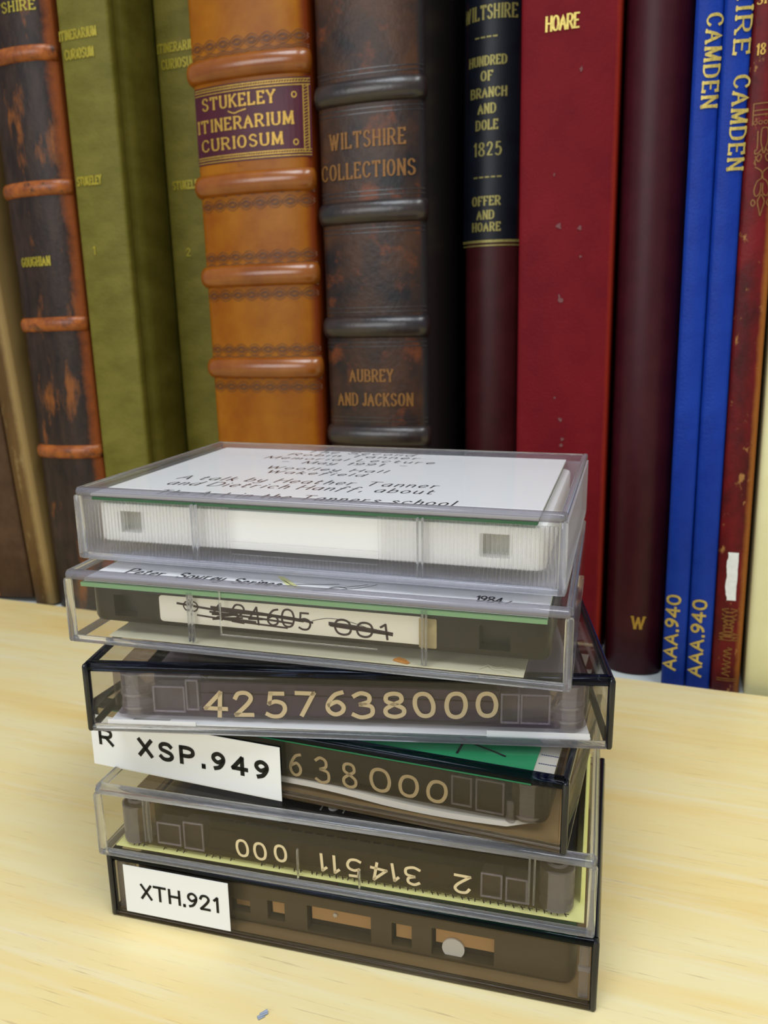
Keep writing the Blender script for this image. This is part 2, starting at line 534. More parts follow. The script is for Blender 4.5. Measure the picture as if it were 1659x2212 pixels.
def stroke(mb, pts, place, thick, nib=(0, 0), m=0):
    """flat pen stroke; place(x, y) puts a point of the writing plane on the surface"""
    q = [pts[0]]
    for p in pts[1:]:
        if (p - q[-1]).length > 1e-5:
            k = max(1, int((p - q[-1]).length / 1.2))
            a = q[-1]
            q += [a + (p - a) * (i / k) for i in range(1, k + 1)]
    if len(q) < 2:
        q.append(q[0] + Vector((0.01, 0)))
    prev = None
    closed = (q[0] - q[-1]).length < 1e-4
    for i, p in enumerate(q):
        d = (q[min(i + 1, len(q) - 1)] - q[max(i - 1, 0)])
        if closed and i in (0, len(q) - 1):
            d = q[1] - q[-2]
        d = d.normalized() if d.length > 1e-9 else Vector((1, 0))
        w = max(thick, abs(nib[0] * d.y - nib[1] * d.x)) * 0.5
        nrm = Vector((-d.y, d.x)) * w
        e = Vector((0, 0))
        if i == 0: e = -d * min(w, thick) * 0.7
        if i == len(q) - 1: e = d * min(w, thick) * 0.7
        if closed: e = Vector((0, 0))
        a, b = mb.vert(place(*(p + nrm + e))), mb.vert(place(*(p - nrm + e)))
        if prev:
            mb.face((prev[0], prev[1], b, a), m)
        prev = (a, b)


def write(mb, text, place, x0, x1, y, h, thick=None, font='sans', track=0.22, nib=None, rise=0.0, slant=0.0, jitter=0.0, turn=0, m=0):
    """fits one line between x0 and x1 on baseline y; turn: 0 flat, 1 reads downward, -1 upward, 2 upside down"""
    ls, w = lay(text, font, track, jitter)
    sx = (x1 - x0) / w
    thick = thick if thick else h * 0.12
    if nib is None:
        nib = (h * 0.2, 0) if font == 'serif' else (0, 0)
    for l in ls:
        p = [Vector((x0 + (q.x + slant * q.y) * sx, y + q.y * h + rise * (q.x / w))) for q in l]
        stroke(mb, p, place, thick, nib, m)


# ------------------------------------------------------------------ the row of the table edge and the books
O = Vector((-24.711, 146.339, 0.0))
U = Vector((0.94133, -0.33748, 0.0))
N = Vector((0.33748, 0.94133, 0.0))
ROW_A = math.atan2(U.y, U.x)
SHELF_Z = -4.0


def at(s, d, z=0.0):
    return O + U * s + N * d + Vector((0, 0, z))


# the room
m_ = MB(); m_.box(-1600, 1600, -2200, 345, -760, -740)
fl = m_.build('floor', plain('carpet', (120, 118, 114), 0.9, 0.1, var=0.15, vscale=0.5), None, False)
fl.location = O * S; fl.rotation_euler = (0, 0, ROW_A); tag(fl, kind='structure')
m_ = MB(); m_.box(-1600, 1600, 345, 365, -740, 1300)
wl = m_.build('wall_back', plain('wall_paint', (226, 222, 210), 0.8, 0.2), None, False)
wl.location = O * S; wl.rotation_euler = (0, 0, ROW_A); tag(wl, kind='structure')

# the table
tb = empty('table', O + Vector((0, 0, -740)), (0, 0, ROW_A))
tag(tb, 'pale wood table top carrying the cassette stack in front of the books', 'table')
m_ = MB(); m_.box(-640, 640, -760, 0, 740 - 25, 740, 0.8, 2)
m_.build('tabletop', WOOD, tb)
for sx in (-600, 600):
    for sy in (-720, -40):
        m_ = MB(); m_.box(sx - 20, sx + 20, sy - 20, sy + 20, 0, 715, 1.5, 2)
        m_.build('leg', BLACK, tb)

# the bookcase
bc = empty('bookcase', O + Vector((0, 0, -740)), (0, 0, ROW_A))
tag(bc, 'bookcase with a pale grey shelf board holding the row of old books', 'bookcase')
m_ = MB(); m_.box(-470, 200, 1, 300, 740 + SHELF_Z - 20, 740 + SHELF_Z, 0.5, 1); m_.build('shelf_board', SHELFGREY, bc)
m_ = MB(); m_.box(200, 222, 3, 306, 0, 1110, 1.2, 2); m_.build('side_panel', PANELCREAM, bc)
m_ = MB(); m_.box(-490, -470, 3, 306, 0, 1110, 1.2, 2); m_.build('side_panel', PANELCREAM, bc)
m_ = MB(); m_.box(-470, 200, 3, 300, 1090, 1110, 0.5, 1); m_.build('top_board', SHELFGREY, bc)
m_ = MB(); m_.box(-470, 200, 300, 306, 0, 1110); m_.build('back_panel', SHELFGREY, bc, False)


class Book:
    """s0: left edge along the row at the shelf, d: spine's depth behind the table edge, lean: degrees its top leans left"""

    def __init__(self, name, label, s0, w, d, h, cover, lean=0.0, sag=1.0, depth=190, joint=0.0, rc=1.2):
        self.w, self.h, self.sag, self.depth, self.joint, self.rc = w, h, sag, depth, joint, rc
        self.s0, self.t = s0, math.tan(math.radians(lean))
        self.root = empty(name, at(s0, d, SHELF_Z), (0, math.radians(-lean), ROW_A))
        tag(self.root, label, 'book', 'old books standing in a row behind the table')
        prof = self.profile()
        b = MB()
        n = len(prof)
        inner = self.offset(prof, -2.6)
        zs = [0, 0.6] + [h * k / 12 for k in range(1, 12)] + [h - 0.6, h]
        rows = []
        for k, z in enumerate(zs):
            ins = 0.5 if k in (0, len(zs) - 1) else 0
            po = self.offset(prof, -ins) if ins else prof
            rows.append([b.vert((p.x, p.y, z)) for p in po])
        for k in range(len(zs) - 1):
            for i in range(n - 1):
                b.face((rows[k][i], rows[k][i + 1], rows[k + 1][i + 1], rows[k + 1][i]))
        lo = [b.vert((p.x, p.y, 0)) for p in inner]
        hi = [b.vert((p.x, p.y, h)) for p in inner]
        for i in range(n - 1):
            b.face((lo[i + 1], lo[i], hi[i], hi[i + 1]))
            b.face((rows[0][i + 1], rows[0][i], lo[i], lo[i + 1]))
            b.face((rows[-1][i], rows[-1][i + 1], hi[i + 1], hi[i]))
        for i in (0, n - 1):
            for k in range(len(zs) - 1):
                pass
            b.face([rows[k][i] for k in range(len(zs))] + [hi[i], lo[i]])
        b.build('cover', cover, self.root, True, 0.9)
        p = MB()
        p.box(2.8, w - 2.8, sag + 3.2, depth - 4, 3.5, h - 3.5)
        p.build('page_block', PAGES, self.root, False)

    def spine_y(self, x):
        u = max(-1, min(1, 2 * x / self.w - 1))
        if self.sag > 3:
            return self.sag * (1 - math.sqrt(max(0, 1 - 0.92 * u * u))) / (1 - math.sqrt(0.08))
        return self.sag * u * u

    def profile(self):
        w, sag, D = self.w, self.sag, self.depth
        side = [(0, D), (0, D * 0.5), (0, sag + 14)]
        if self.joint:
            j = self.joint
            side += [(0, sag + 10.5), (j * 0.45, sag + 9.2), (j, sag + 7.6), (j, sag + 6.4), (j * 0.45, sag + 4.8), (0.0, sag + 3.6)]
        r = self.rc
        side += [(0, sag + r), (r * 0.13, sag + r * 0.5), (r * 0.5, sag * 0.97 + r * 0.13 if sag < 3 else sag + r * 0.05)]
        left = [Vector(p) for p in side]
        mid = [Vector((x, self.spine_y(x))) for x in [r + (w - 2 * r) * k / 24 for k in range(25)]]
        right = [Vector((w - p.x, p.y)) for p in reversed(left)]
        return left + mid + right

    @staticmethod
    def normals(pr):
        out = []
        for i in range(len(pr)):
            d = (pr[min(i + 1, len(pr) - 1)] - pr[max(i - 1, 0)]).normalized()
            out.append(Vector((d.y, -d.x)))      # outward: away from the pages
        return out

    def offset(self, pr, q):
        return [p + n_ * q for p, n_ in zip(pr, self.normals(pr))]

    def lx(self, s, z):
        return s - self.s0 + (z - SHELF_Z) * self.t

    def place(self, x, z, lift=0.3):
        """row coordinate s and height above the table -> point on the spine"""
        X = self.lx(x, z)
        return (X, self.spine_y(X) - lift, z - SHELF_Z)

    def band(self, z, hb, pb, mat, wrap=3.5, label=None, ends=(0.35, 0.35)):
        """one raised cord across the spine at height z above the table"""
        pr = self.profile()
        nr = self.normals(pr)
        pts = [(p, n_) for p, n_ in zip(pr, nr) if p.y < self.sag + wrap + 0.01]
        b = MB()
        prev = None
        K = len(pts)
        for i, (p, n_) in enumerate(pts):
            e = ends[0] if i < K / 2 else ends[1]
            f = e + (1 - e) * min(1.0, max(0.0, -n_.y * 1.15)) ** 0.7
            ring = []
            for k in range(9):
                a = math.pi * (k / 8 - 0.5)
                q = p + n_ * (pb * f * math.cos(a) - 0.25)
                ring.append(b.vert((q.x, q.y, z - SHELF_Z + hb / 2 * math.sin(a))))
            if prev:
                for k in range(8):
                    b.face((prev[k], ring[k], ring[k + 1], prev[k + 1]))
            else:
                b.face(ring[::-1])
            prev = ring
        b.face(prev)
        o = b.build('raised_band', mat, self.root, True, 1.2)
        if label:
            o['label'] = label
        return o

    def lines(self, rows, mat, label, font='serif', thick=None, name='lettering', **kw):
        for r in rows:
            b = MB()
            txt, x0, x1, z, h = r[:5]
            if kw.get('turn') == 1:      # reads downward: x0 = baseline s, x1 = top z, z = bottom z
                s_base, zt, zb = x0, x1, z
                write(b, txt, lambda a, c: self.place(s_base + c, -a), -zt, -zb, 0, h, thick or h * 0.10, font, kw.get('track', 0.36 if font == 'serif' else 0.2), kw.get('nib'))
            elif kw.get('turn') == -1:   # reads upward
                s_base, zb, zt = x0, x1, z
                write(b, txt, lambda a, c: self.place(s_base - c, a), zb, zt, 0, h, thick or h * 0.10, font, kw.get('track', 0.36 if font == 'serif' else 0.2), kw.get('nib'))
            else:
                write(b, txt, self.place, x0, x1, z, h, thick or h * 0.14, font, kw.get('track', 0.36 if font == 'serif' else 0.2), kw.get('nib'))
            o = b.build(name, mat, self.root, False)
            o['label'] = label

    def rules(self, specs, mat, name='gilt_rule', label=None, lift=0.1):
        for (xa, za, xb, zb, t) in specs:
            b = MB()
            stroke(b, [Vector((xa, za)), Vector((xb, zb))], lambda x, z: self.place(x, z, lift), t)
            o = b.build(name, mat, self.root, False)
            if label:
                o['label'] = label


# --- brown book at the left edge of the picture
BROWNCL = leather('brown_cloth', (104, 76, 50), (84, 58, 38), 0.6, 0.3, 0.08, 0.3, 1.2)
bk = Book('book', 'plain brown book cut off by the lower left edge of the photo', -198.5, 38, 7.0, 290, BROWNCL, 4.3, 1.2)
b = MB(); b.quad(bk.place(-186, 13), bk.place(-180.8, 13), bk.place(-180.4, -3), bk.place(-186, -3)); o = b.build('spine_label', plain('orange_paper', (214, 120, 30), 0.6, 0.2), bk.root, False); o['label'] = 'small orange spine label'

# --- tan book with rubbed edge
TAN = leather('tan_vellum', (134, 100, 52), (96, 66, 30), 0.55, 0.35, 0.05, 0.35, 1.0, (1, 1, 0.3), wear=(168, 142, 92), wl=0.56, wh=0.7, wsc=0.12, edge=(9.0, 11.5, (140, 116, 72), 2.0))
bk = Book('book', 'thin tan book with a pale rubbed edge, leaning against the banded dark book', -159.3, 12.4, 6.2, 282, TAN, 4.4, 1.6)

# --- dark brown leather book with worn bands
WORN = leather('worn_dark_leather', (70, 50, 42), (38, 26, 24), 0.42, 0.45, 0.22, 0.6, 0.5, (1, 1, 0.3), wear=(150, 86, 34), wl=0.555, wh=0.66, wsc=0.085, edge=(33.4, 36.6, (134, 70, 32), 5.0))
WORNB = leather('rubbed_band_leather', (190, 104, 36), (118, 56, 24), 0.34, 0.8, 0.18, 0.6, 0.6, wear=(62, 40, 34), wl=0.55, wh=0.66, wsc=0.12, k=0.7)
bk = Book('book', 'dark brown leather book with worn orange raised bands at the left', -146.2, 34.9, 5.4, 300, WORN, 1.4, 5.0, rc=1.5)
for z in (241.0, 188.4, 131.3, 73.7):
    bk.band(z, 6.4, 2.0, WORNB, label='rubbed orange raised band')
bk.lines([('WILTSHIRE', -151.4, -122.6, 257.0, 3.6)], GOLDY, 'gold lettering between the upper bands')
bk.lines([('GOUGHIAN', -142.8, -126.9, 156.6, 3.6)], GOLDY, 'rubbed gold lettering in the middle panel', thick=0.55)

# --- two olive green books
OLIVE = leather('olive_leather_cloth', (144, 136, 56), (120, 114, 38), 0.5, 0.35, 0.05, 0.75, 0.7, (1, 1, 2.0))
OLIVE2 = leather('olive_leather_cloth_darker', (140, 130, 52), (116, 108, 36), 0.5, 0.35, 0.05, 0.75, 0.7, (1, 1, 2.0))
bk = Book('book', 'olive green book between the dark banded book and its olive twin', -111.0, 24.6, 9, 296, OLIVE, 0.7, 0.7, joint=1.8)
bk.lines([('ITINERARIUM', -113.6, -95.2, 245.3, 3.3), ('CURIOSUM', -111.4, -97.2, 237.9, 3.6), ('STUKELEY', -111.2, -98.8, 189.1, 3.4), ('1', -106.6, -105.2, 160.9, 3.2)], GOLDY, 'faint gold lettering', thick=0.5)
bk = Book('book', 'olive green book half hidden behind the orange banded book', -84.6, 31.0, 38, 296, OLIVE2, 0.6, 0.7, joint=1.8)
bk.lines([('ITINERARIUM', -86.2, -65.5, 245.2, 3.3), ('CURIOSUM', -84.4, -67.2, 238.6, 3.6), ('STUKELEY', -82.8, -68, 189.5, 3.3), ('2', -78.2, -76, 160.9, 3.2)], GOLDY, 'faint gold lettering', thick=0.5)

# --- orange calf book with purple title label
CALF = leather('orange_calf', (200, 124, 18), (172, 94, 8), 0.36, 0.36, 0.045, 0.18, 0.8, wear=(110, 52, 20), wl=0.66, wh=0.80, wsc=0.11, edge=(47.6, 50.0, (112, 46, 12), 1.5))  # dark edge colour paints shade on the right side
CALFB = leather('polished_calf_band', (190, 108, 26), (160, 82, 14), 0.24, 1.3, 0.06, 0.12, 0.8)
PURPLE = leather('purple_label_leather', (98, 36, 56), (84, 28, 48), 0.35, 0.45, 0.08, 0.12, 1.2)
TOOL = plain('blind_tooling', (88, 52, 26), 0.45, 0.4)
bk = Book('book', 'orange calf leather book with raised bands and a purple title label', -49.6, 50.3, 5.0, 300, CALF, 0.65, 4.2, rc=1.6)
for z in (226.2, 184.6, 149.8, 113.2):
    bk.band(z, 8.6, 3.3, CALFB, 4.0, ends=(0.55, 0.08))


def interlace(bk, z, h, x0, x1, up):
    b = MB()
    P = (x1 - x0) / 3.0
    sg = 1 if up else -1
    for ph in (0, math.pi):
        for off in (-0.5, 0.45):
            pts = [Vector((x0 + t * (x1 - x0) / 96, z + sg * 0.3 + off + h * 0.30 * math.sin(2 * math.pi * t / 24 + ph))) for t in range(97)]
            stroke(b, pts, lambda x, y: bk.place(x, y, 0.2), 0.2)
    for k in range(8):
        cx = x0 + (x1 - x0) / 8 * (0.5 + k)
        for rr in (1.7, 1.0):
            pts = [Vector((cx + rr * math.cos(a * math.pi / 5), z + sg * 0.3 + rr * 0.6 * math.sin(a * math.pi / 5))) for a in range(11)]
            stroke(b, pts, lambda x, y: bk.place(x, y, 0.2), 0.3)
    for e in (0.52, 0.66, 0.8):
        pts = [Vector((x0 + t * (x1 - x0) / 96, z - sg * h * e + h * 0.12 * abs(math.sin(2 * math.pi * t / 24)))) for t in range(97)]
        stroke(b, pts, lambda x, y: bk.place(x, y, 0.2), 0.26)
    o = b.build('tooled_border', TOOL, bk.root, False)
    o['label'] = 'blind tooled interlace border in dark brown'


for z, up in ((234.2, True), (177.2, False), (156.8, True), (142.6, False), (120.4, True), (105.8, False)):
    interlace(bk, z, 5.6, -51.0 + (250 - z) * 0.010, -1.6 + (250 - z) * 0.010, up)
b = MB()
for k in range(24):
    xa, xb = -50.9 + k * 49.6 / 24, -50.9 + (k + 1) * 49.6 / 24
    b.quad(bk.place(xa, 192.6, .12), bk.place(xb, 192.6, .12), bk.place(xb, 220.6, .12), bk.place(xa, 220.6, .12))
tl = b.build('title_label', PURPLE, bk.root, True)
tl['label'] = 'purple leather title label with gold border'
b = MB()
for z in (219.9, 218.9, 217.9, 195.3, 194.3, 193.3):
    stroke(b, [Vector((-50.4, z)), Vector((-1.6, z))], lambda x, y: bk.place(x, y, 0.28), 0.34)
for zz in (219.4, 194.8):
    for k in range(46):
        stroke(b, [Vector((-50 + k * 1.05, zz - .3)), Vector((-49.5 + k * 1.05, zz + .3))], lambda x, y: bk.place(x, y, 0.28), 0.22)
for x in (-3.9, -2.2):
    stroke(b, [Vector((x, 195)), Vector((x, 218))], lambda x_, y: bk.place(x_, y, 0.28), 0.4)
for k in range(20):
    stroke(b, [Vector((-3.6, 196 + k * 1.1)), Vector((-2.5, 196.6 + k * 1.1))], lambda x, y: bk.place(x, y, 0.28), 0.3)
for cx, cz in ((-7.2, 214.5), (-7.0, 197.9), (-48.2, 214.5), (-48.0, 197.9)):
    if cx > -20:
        pts = [Vector((cx + 0.85 * math.cos(a * math.pi / 6), cz + 0.95 * math.sin(a * math.pi / 6))) for a in range(13)]
        stroke(b, pts, lambda x, y: bk.place(x, y, 0.28), 0.45)
stroke(b, smooth_line([Vector(p) for p in ((-34.5, 210.9), (-32, 210.0), (-29.5, 210.5), (-26.8, 211.0))]), lambda x, y: bk.place(x, y, 0.28), 0.45)
o = b.build('gilt_border', GOLD, bk.root, False); o.parent = bk.root
bk.lines([('STUKELEY', -46.6, -14.8, 212.4, 4.1), ('ITINERARIUM', -49.8, -8.0, 204.5, 4.1), ('CURIOSUM', -48.0, -12.4, 197.6, 4.0)], GOLD, 'gold lettering on the purple label', thick=0.55, nib=(0.95, 0))

# --- dark brown book with bluish shine
DARKL = leather('dark_marbled_leather', (104, 66, 42), (40, 36, 40), 0.36, 0.5, 0.05, 0.6, 0.4, wear=(150, 76, 34), wl=0.56, wh=0.74, wsc=0.07, edge=(40.2, 41.5, (38, 34, 36), 0.8), k=0.45)  # edge colour paints the right board's shade
DARKLB = leather('dark_polished_band', (70, 52, 44), (36, 34, 40), 0.30, 1.15, 0.09, 0.5, 0.3, k=0.5)
bk = Book('book', 'dark brown marbled leather book with shiny raised bands right of the orange one', 2.9, 42.4, 7, 298, DARKL, 0.7, 4.2, rc=1.6)
for z in (213.4, 171.6, 129.2, 86.6):
    bk.band(z, 8.4, 2.8, DARKLB, 3.5, ends=(0.08, 0.2))
    bk.rules([(0.6 + (250 - z) * .012, z + q, 41.8 + (250 - z) * .012, z + q, 0.4) for q in (7.4, 5.8, -5.8, -7.4)], DARKLB, 'ruled_line')
bk.lines([('WILTSHIRE', 6.4, 36.0, 194.6, 5.2), ('COLLECTIONS', 2.2, 39.4, 183.9, 5.2), ('AUBREY', 12.8, 30.6, 108.4, 4.4), ('AND JACKSON', 7.2, 38.3, 98.9, 4.6)], GOLDD, 'dull gold lettering', thick=0.55, nib=(0.9, 0))

# --- recessed book with black label
HCLOTH = leather('dark_maroon_cloth', (92, 30, 34), (78, 24, 28), 0.42, 0.45, 0.1, 0.15, 2.0)
BLKLAB = leather('blue_black_label_leather', (26, 32, 46), (18, 22, 34), 0.38, 0.5, 0.1, 0.25, 1.6)
bk = Book('book', 'narrow maroon book set back, with a tall black label dated 1825', 50.2, 23.2, 42, 290, HCLOTH, 0.4, 5.5, rc=1.2)
b = MB()
for k in range(24):
    xa, xb = 48.4 + k * 22.4 / 24, 48.4 + (k + 1) * 22.4 / 24
    b.quad(bk.place(xa, 161.6, .1), bk.place(xb, 161.6, .1), bk.place(xb, 284, .1), bk.place(xa, 284, .1))
o = b.build('title_label', BLKLAB, bk.root, True); o['label'] = 'tall black spine label'
bk.lines([('WILTSHIRE', 48.8, 69.2, 243.0, 4.6), ('HUNDRED', 51.0, 65.8, 227.0, 3.1), ('OF', 56.2, 60.6, 221.6, 3.2), ('BRANCH', 51.9, 66.0, 215.7, 3.2), ('AND', 55.2, 62.0, 209.9, 3.3), ('DOLE', 54.3, 62.9, 204.0, 3.3),
          ('1825', 53.3, 64.4, 194.5, 4.7), ('OFFER', 53.1, 64.4, 176.0, 3.2), ('AND', 55.2, 62.0, 170.8, 3.1), ('HOARE', 53.2, 64.6, 166.2, 3.1)], GOLDK, 'gold lettering on the black label', thick=0.42, nib=(0.7, 0))
bk.rules([(53.6 + 2.4 * k, z, 55.0 + 2.4 * k, z, 0.5) for z, n_ in ((236.8, 4), (186.5, 5)) for k in range(n_)] + [(48.6, 162.2, 71.6, 162.2, 1.0), (48.6, 160.6, 71.6, 160.6, 0.5)], GOLDK, label='gold dashes and rules', lift=0.22)

# --- bright red cloth book
RED = leather('red_cloth', (164, 27, 40), (146, 20, 36), 0.55, 0.2, 0.05, 0.5, 0.9, wear=(150, 56, 60), wl=0.66, wh=0.9, wsc=0.6, edge=(32.2, 33.6, (128, 34, 22), 1.2), k=0.42)
bk = Book('book', 'bright red cloth book standing between two maroon books', 79.9, 33.4, 11, 300, RED, 0.7, 1.0, rc=1.0)
bk.lines([('HOARE', 85.8, 96.8, 226.9, 4.3)], GOLDB, 'gold lettering near the top', font='sans', thick=0.55, nib=(0.8, 0))
SCUFF = plain('grey_scuff', (112, 70, 72), 0.7, 0.2)
for (x, z, r) in ((92.4, 163.7, 1.5), (99.6, 162.7, 1.0), (94.1, 138.1, 1.4), (93.4, 139.6, .7), (93.0, 103.1, .6), (95.3, 94.9, 1.0), (96.3, 87.6, 1.0), (96.0, 85.4, 1.0), (98.1, 213.9, .9), (90.2, 181.0, .6), (100.4, 153.0, .6)):
    b = MB()
    cvert = b.vert(bk.place(x, z))
    ring = [b.vert(bk.place(x + r * random.uniform(.35, 1) * math.cos(a), z + r * random.uniform(.4, 1.1) * math.sin(a))) for a in [q * math.pi / 4.5 for q in range(9)]]
    for k in range(9):
        b.face((cvert, ring[k], ring[(k + 1) % 9]))
    b.build('scuff_mark', SCUFF, bk.root, False)['label'] = 'greyish scuff mark'

# --- rounded maroon book
MAROON = leather('maroon_cloth', (92, 26, 40), (80, 21, 35), 0.40, 0.42, 0.12, 0.15, 2.2, k=0.42)
bk = Book('book', 'maroon book with a rounded spine and a small gold letter at its foot', 115.3, 21.7, 12, 296, MAROON, 0.95, 6.5, rc=1.0)
bk.lines([('W', 125.3, 129.7, 15.4, 4.6)], GOLD, 'small gold letter', thick=0.5)

# --- two slim blue books
BLUE = leather('bright_blue_cloth', (24, 70, 190), (18, 58, 174), 0.42, 0.3, 0.08, 0.6, 1.1, k=0.62)
for (s0, w, lean, who, cam_t, cod, up) in ((137.3, 8.3, 0.95, 'slim bright blue book, the left one of the pair, beside the rounded maroon one', (138.0 - 0.75, 224.2, 197.6), (141.9, 3.4, 32.4), None),
                                          (145.9, 8.4, 1.0, 'slim bright blue book, the right one of the pair, against the worn gilt one', (146.6 - 0.1, 205.6, 178.3), (150.9, 2.0, 31.5), (145.6, 262, 212.3))):
    bk = Book('book', who, s0, w, 5, 292, BLUE, lean, 0.8, rc=0.9)
    rows = [('CAMDEN', cam_t[0], cam_t[1], cam_t[2], 4.5)]
    if up:
        rows.append(('WILTSHIRE', up[0], up[1], up[2], 4.5))
    bk.lines(rows, GOLDB, 'gold lettering reading down the spine', turn=1, thick=0.5, nib=(0.95, 0))
    bk.lines([('AAA.940', cod[0], cod[1], cod[2], 4.3)], GOLDB, 'gold shelf mark reading up the spine', turn=-1, font='sans', thick=0.85)

# --- worn red gilt book
GILT = leather('worn_red_leather', (150, 26, 32), (88, 22, 26), 0.45, 0.35, 0.09, 0.5, 0.6, (1, 1, 0.6), wear=(196, 140, 80), wl=0.62, wh=0.68, wsc=0.26, edge=(8.3, 9.7, (140, 84, 34), 1.6), k=0.5)
bk = Book('book', 'worn red leather book with gilt ornament and a white torn patch at the right', 154.6, 9.9, 5, 298, GILT, 1.05, 1.0, rc=0.8)
b = MB()
PL = lambda x, y: bk.place(x, y, 0.2)
ox = lambda z: 155.6 + (195 - z) * 0.027
for z in (197.2, 195.2, 193.9):
    stroke(b, [Vector((ox(z) - 2.8, z)), Vector((ox(z) + 5.5, z))], PL, 0.35)
stroke(b, [Vector((ox(195) - 2.8, 197.2)), Vector((ox(192) - 2.8, 191))], PL, 0.35)
for k in range(5):
    c = ox(191.6) - 2.0 + 1.5 * k
    stroke(b, [Vector((c + .55 * math.cos(a * math.pi / 4), 191.6 + .55 * math.sin(a * math.pi / 4))) for a in range(9)], PL, 0.25)
def scroll(pts, t=0.36):
    for sg in (1, -1):
        stroke(b, smooth_line([Vector((ox(z) + 0.9 + sg * x, z)) for x, z in pts]), PL, t)
scroll([(0.2, 190), (0.9, 189.5), (1.0, 186), (0.4, 183.6), (0.2, 182.5)])
scroll([(2.0, 189), (2.0, 184), (2.6, 183.4), (2.5, 182.4), (1.6, 182.6), (0.3, 184)])
scroll([(2.4, 181.6), (1.4, 180), (0.6, 181.4), (1.2, 182.2), (2.4, 180.4), (2.2, 179)])
scroll([(2.2, 178.4), (0.3, 177), (0.2, 175), (1.4, 174), (2.2, 171.4), (1.6, 169.6), (0.4, 170.6), (0.3, 173.4)])
scroll([(2.4, 168.6), (1.7, 167.6), (2.3, 166.6), (2.9, 167.6), (2.4, 168.6)])
scroll([(0.1, 170), (1.0, 168), (0.5, 165.6), (0.05, 163.6)])
o = b.build('gilt_ornament', GOLDD, bk.root, False); o['label'] = 'gold tooled scrollwork down the spine'
b = MB()
for k in range(6):
    for sg in (-1, 1):
        stroke(b, smooth_line([Vector((ox(30) - 1.1 + sg * (0.4 + 2.2 * math.sin(q * 1.3 + k)), 29.5 - k * 2.0 - q * 0.55)) for q in range(4)]), PL, 0.4)
o = b.build('gilt_ornament', GOLDD, bk.root, False); o['label'] = 'rubbed gold scrollwork below the white patch'
b = MB()
for z in (19.6, 18.6, 17.4, 2.4, 1.6):
    stroke(b, [Vector((ox(z) - 4.2, z)), Vector((ox(z) + 2.4, z))], PL, 0.35)
for k in range(5):
    stroke(b, smooth_line([Vector((ox(10) - 1.2 + 1.4 * math.sin(q * 1.7 + k * 2), 14.5 - k * 2.3 - q * .5)) for q in range(5)]), PL, 0.4)
o = b.build('gilt_ornament', GOLDD, bk.root, False); o['label'] = 'gold tooled scrollwork down the spine'
bk.lines([('18', 152.2, 154.6, 211.3, 3.0), ('SH', 151.3, 155.0, 225.6, 2.6)], GOLD, 'gold date near the top', thick=0.35, nib=(0.5, 0))
b = MB()
zs_ = [32.6 + k * 1.05 for k in range(18)]
le = [157.0 + 0.22 * math.sin(k * 0.9) + random.uniform(-.1, .1) - k * .02 + (0.5 if k < 2 else 0) for k in range(18)]
ri = [160.6 + random.uniform(-.1, .1) - k * .02 for k in range(18)]
for k in range(17):
    b.quad(bk.place(le[k], zs_[k], .16), bk.place(ri[k], zs_[k], .16), bk.place(ri[k + 1], zs_[k + 1], .16), bk.place(le[k + 1], zs_[k + 1], .16))
o = b.build('paper_patch', plain('torn_white_paper', (226, 230, 230), 0.8, 0.1, var=0.06, vscale=.6), bk.root, False); o['label'] = 'torn white paper patch'

# --- pale cream volume at the right edge
CREAMBK = leather('pale_cream_cloth', (226, 222, 176), (218, 213, 166), 0.6, 0.3, 0.05, 0.2, 1.2, k=1.0)
bk = Book('book', 'pale cream volume cut off by the right edge of the photo', 166.2, 28, 4, 304, CREAMBK, 1.1, 0.8, rc=1.4)

# ------------------------------------------------------------------ the cassette stack
HS = [16.53, 17.22, 15.62, 15.47, 16.43, 16.5]
POSE = [(0.0, 0.0, -15.684), (-1.548, -0.054, -14.961), (-2.894, 5.377, -19.989), (-3.313, 5.513, -5.667), (-6.043, 7.369, -15.408), (-5.108, 15.368, -16.691)]
ZB = [sum(HS[:i]) for i in range(6)]
HX, HY = 54.4, 34.95
FY = -HY


def pose(i, name, label, cat, dz=0.0, group=None):
    x, y, a = POSE[i]
    o = empty(name, (x, y, ZB[i] + dz), (0, 0, math.radians(a)))
    return tag(o, label, cat, group)


def X(u):
    return u - 54.5


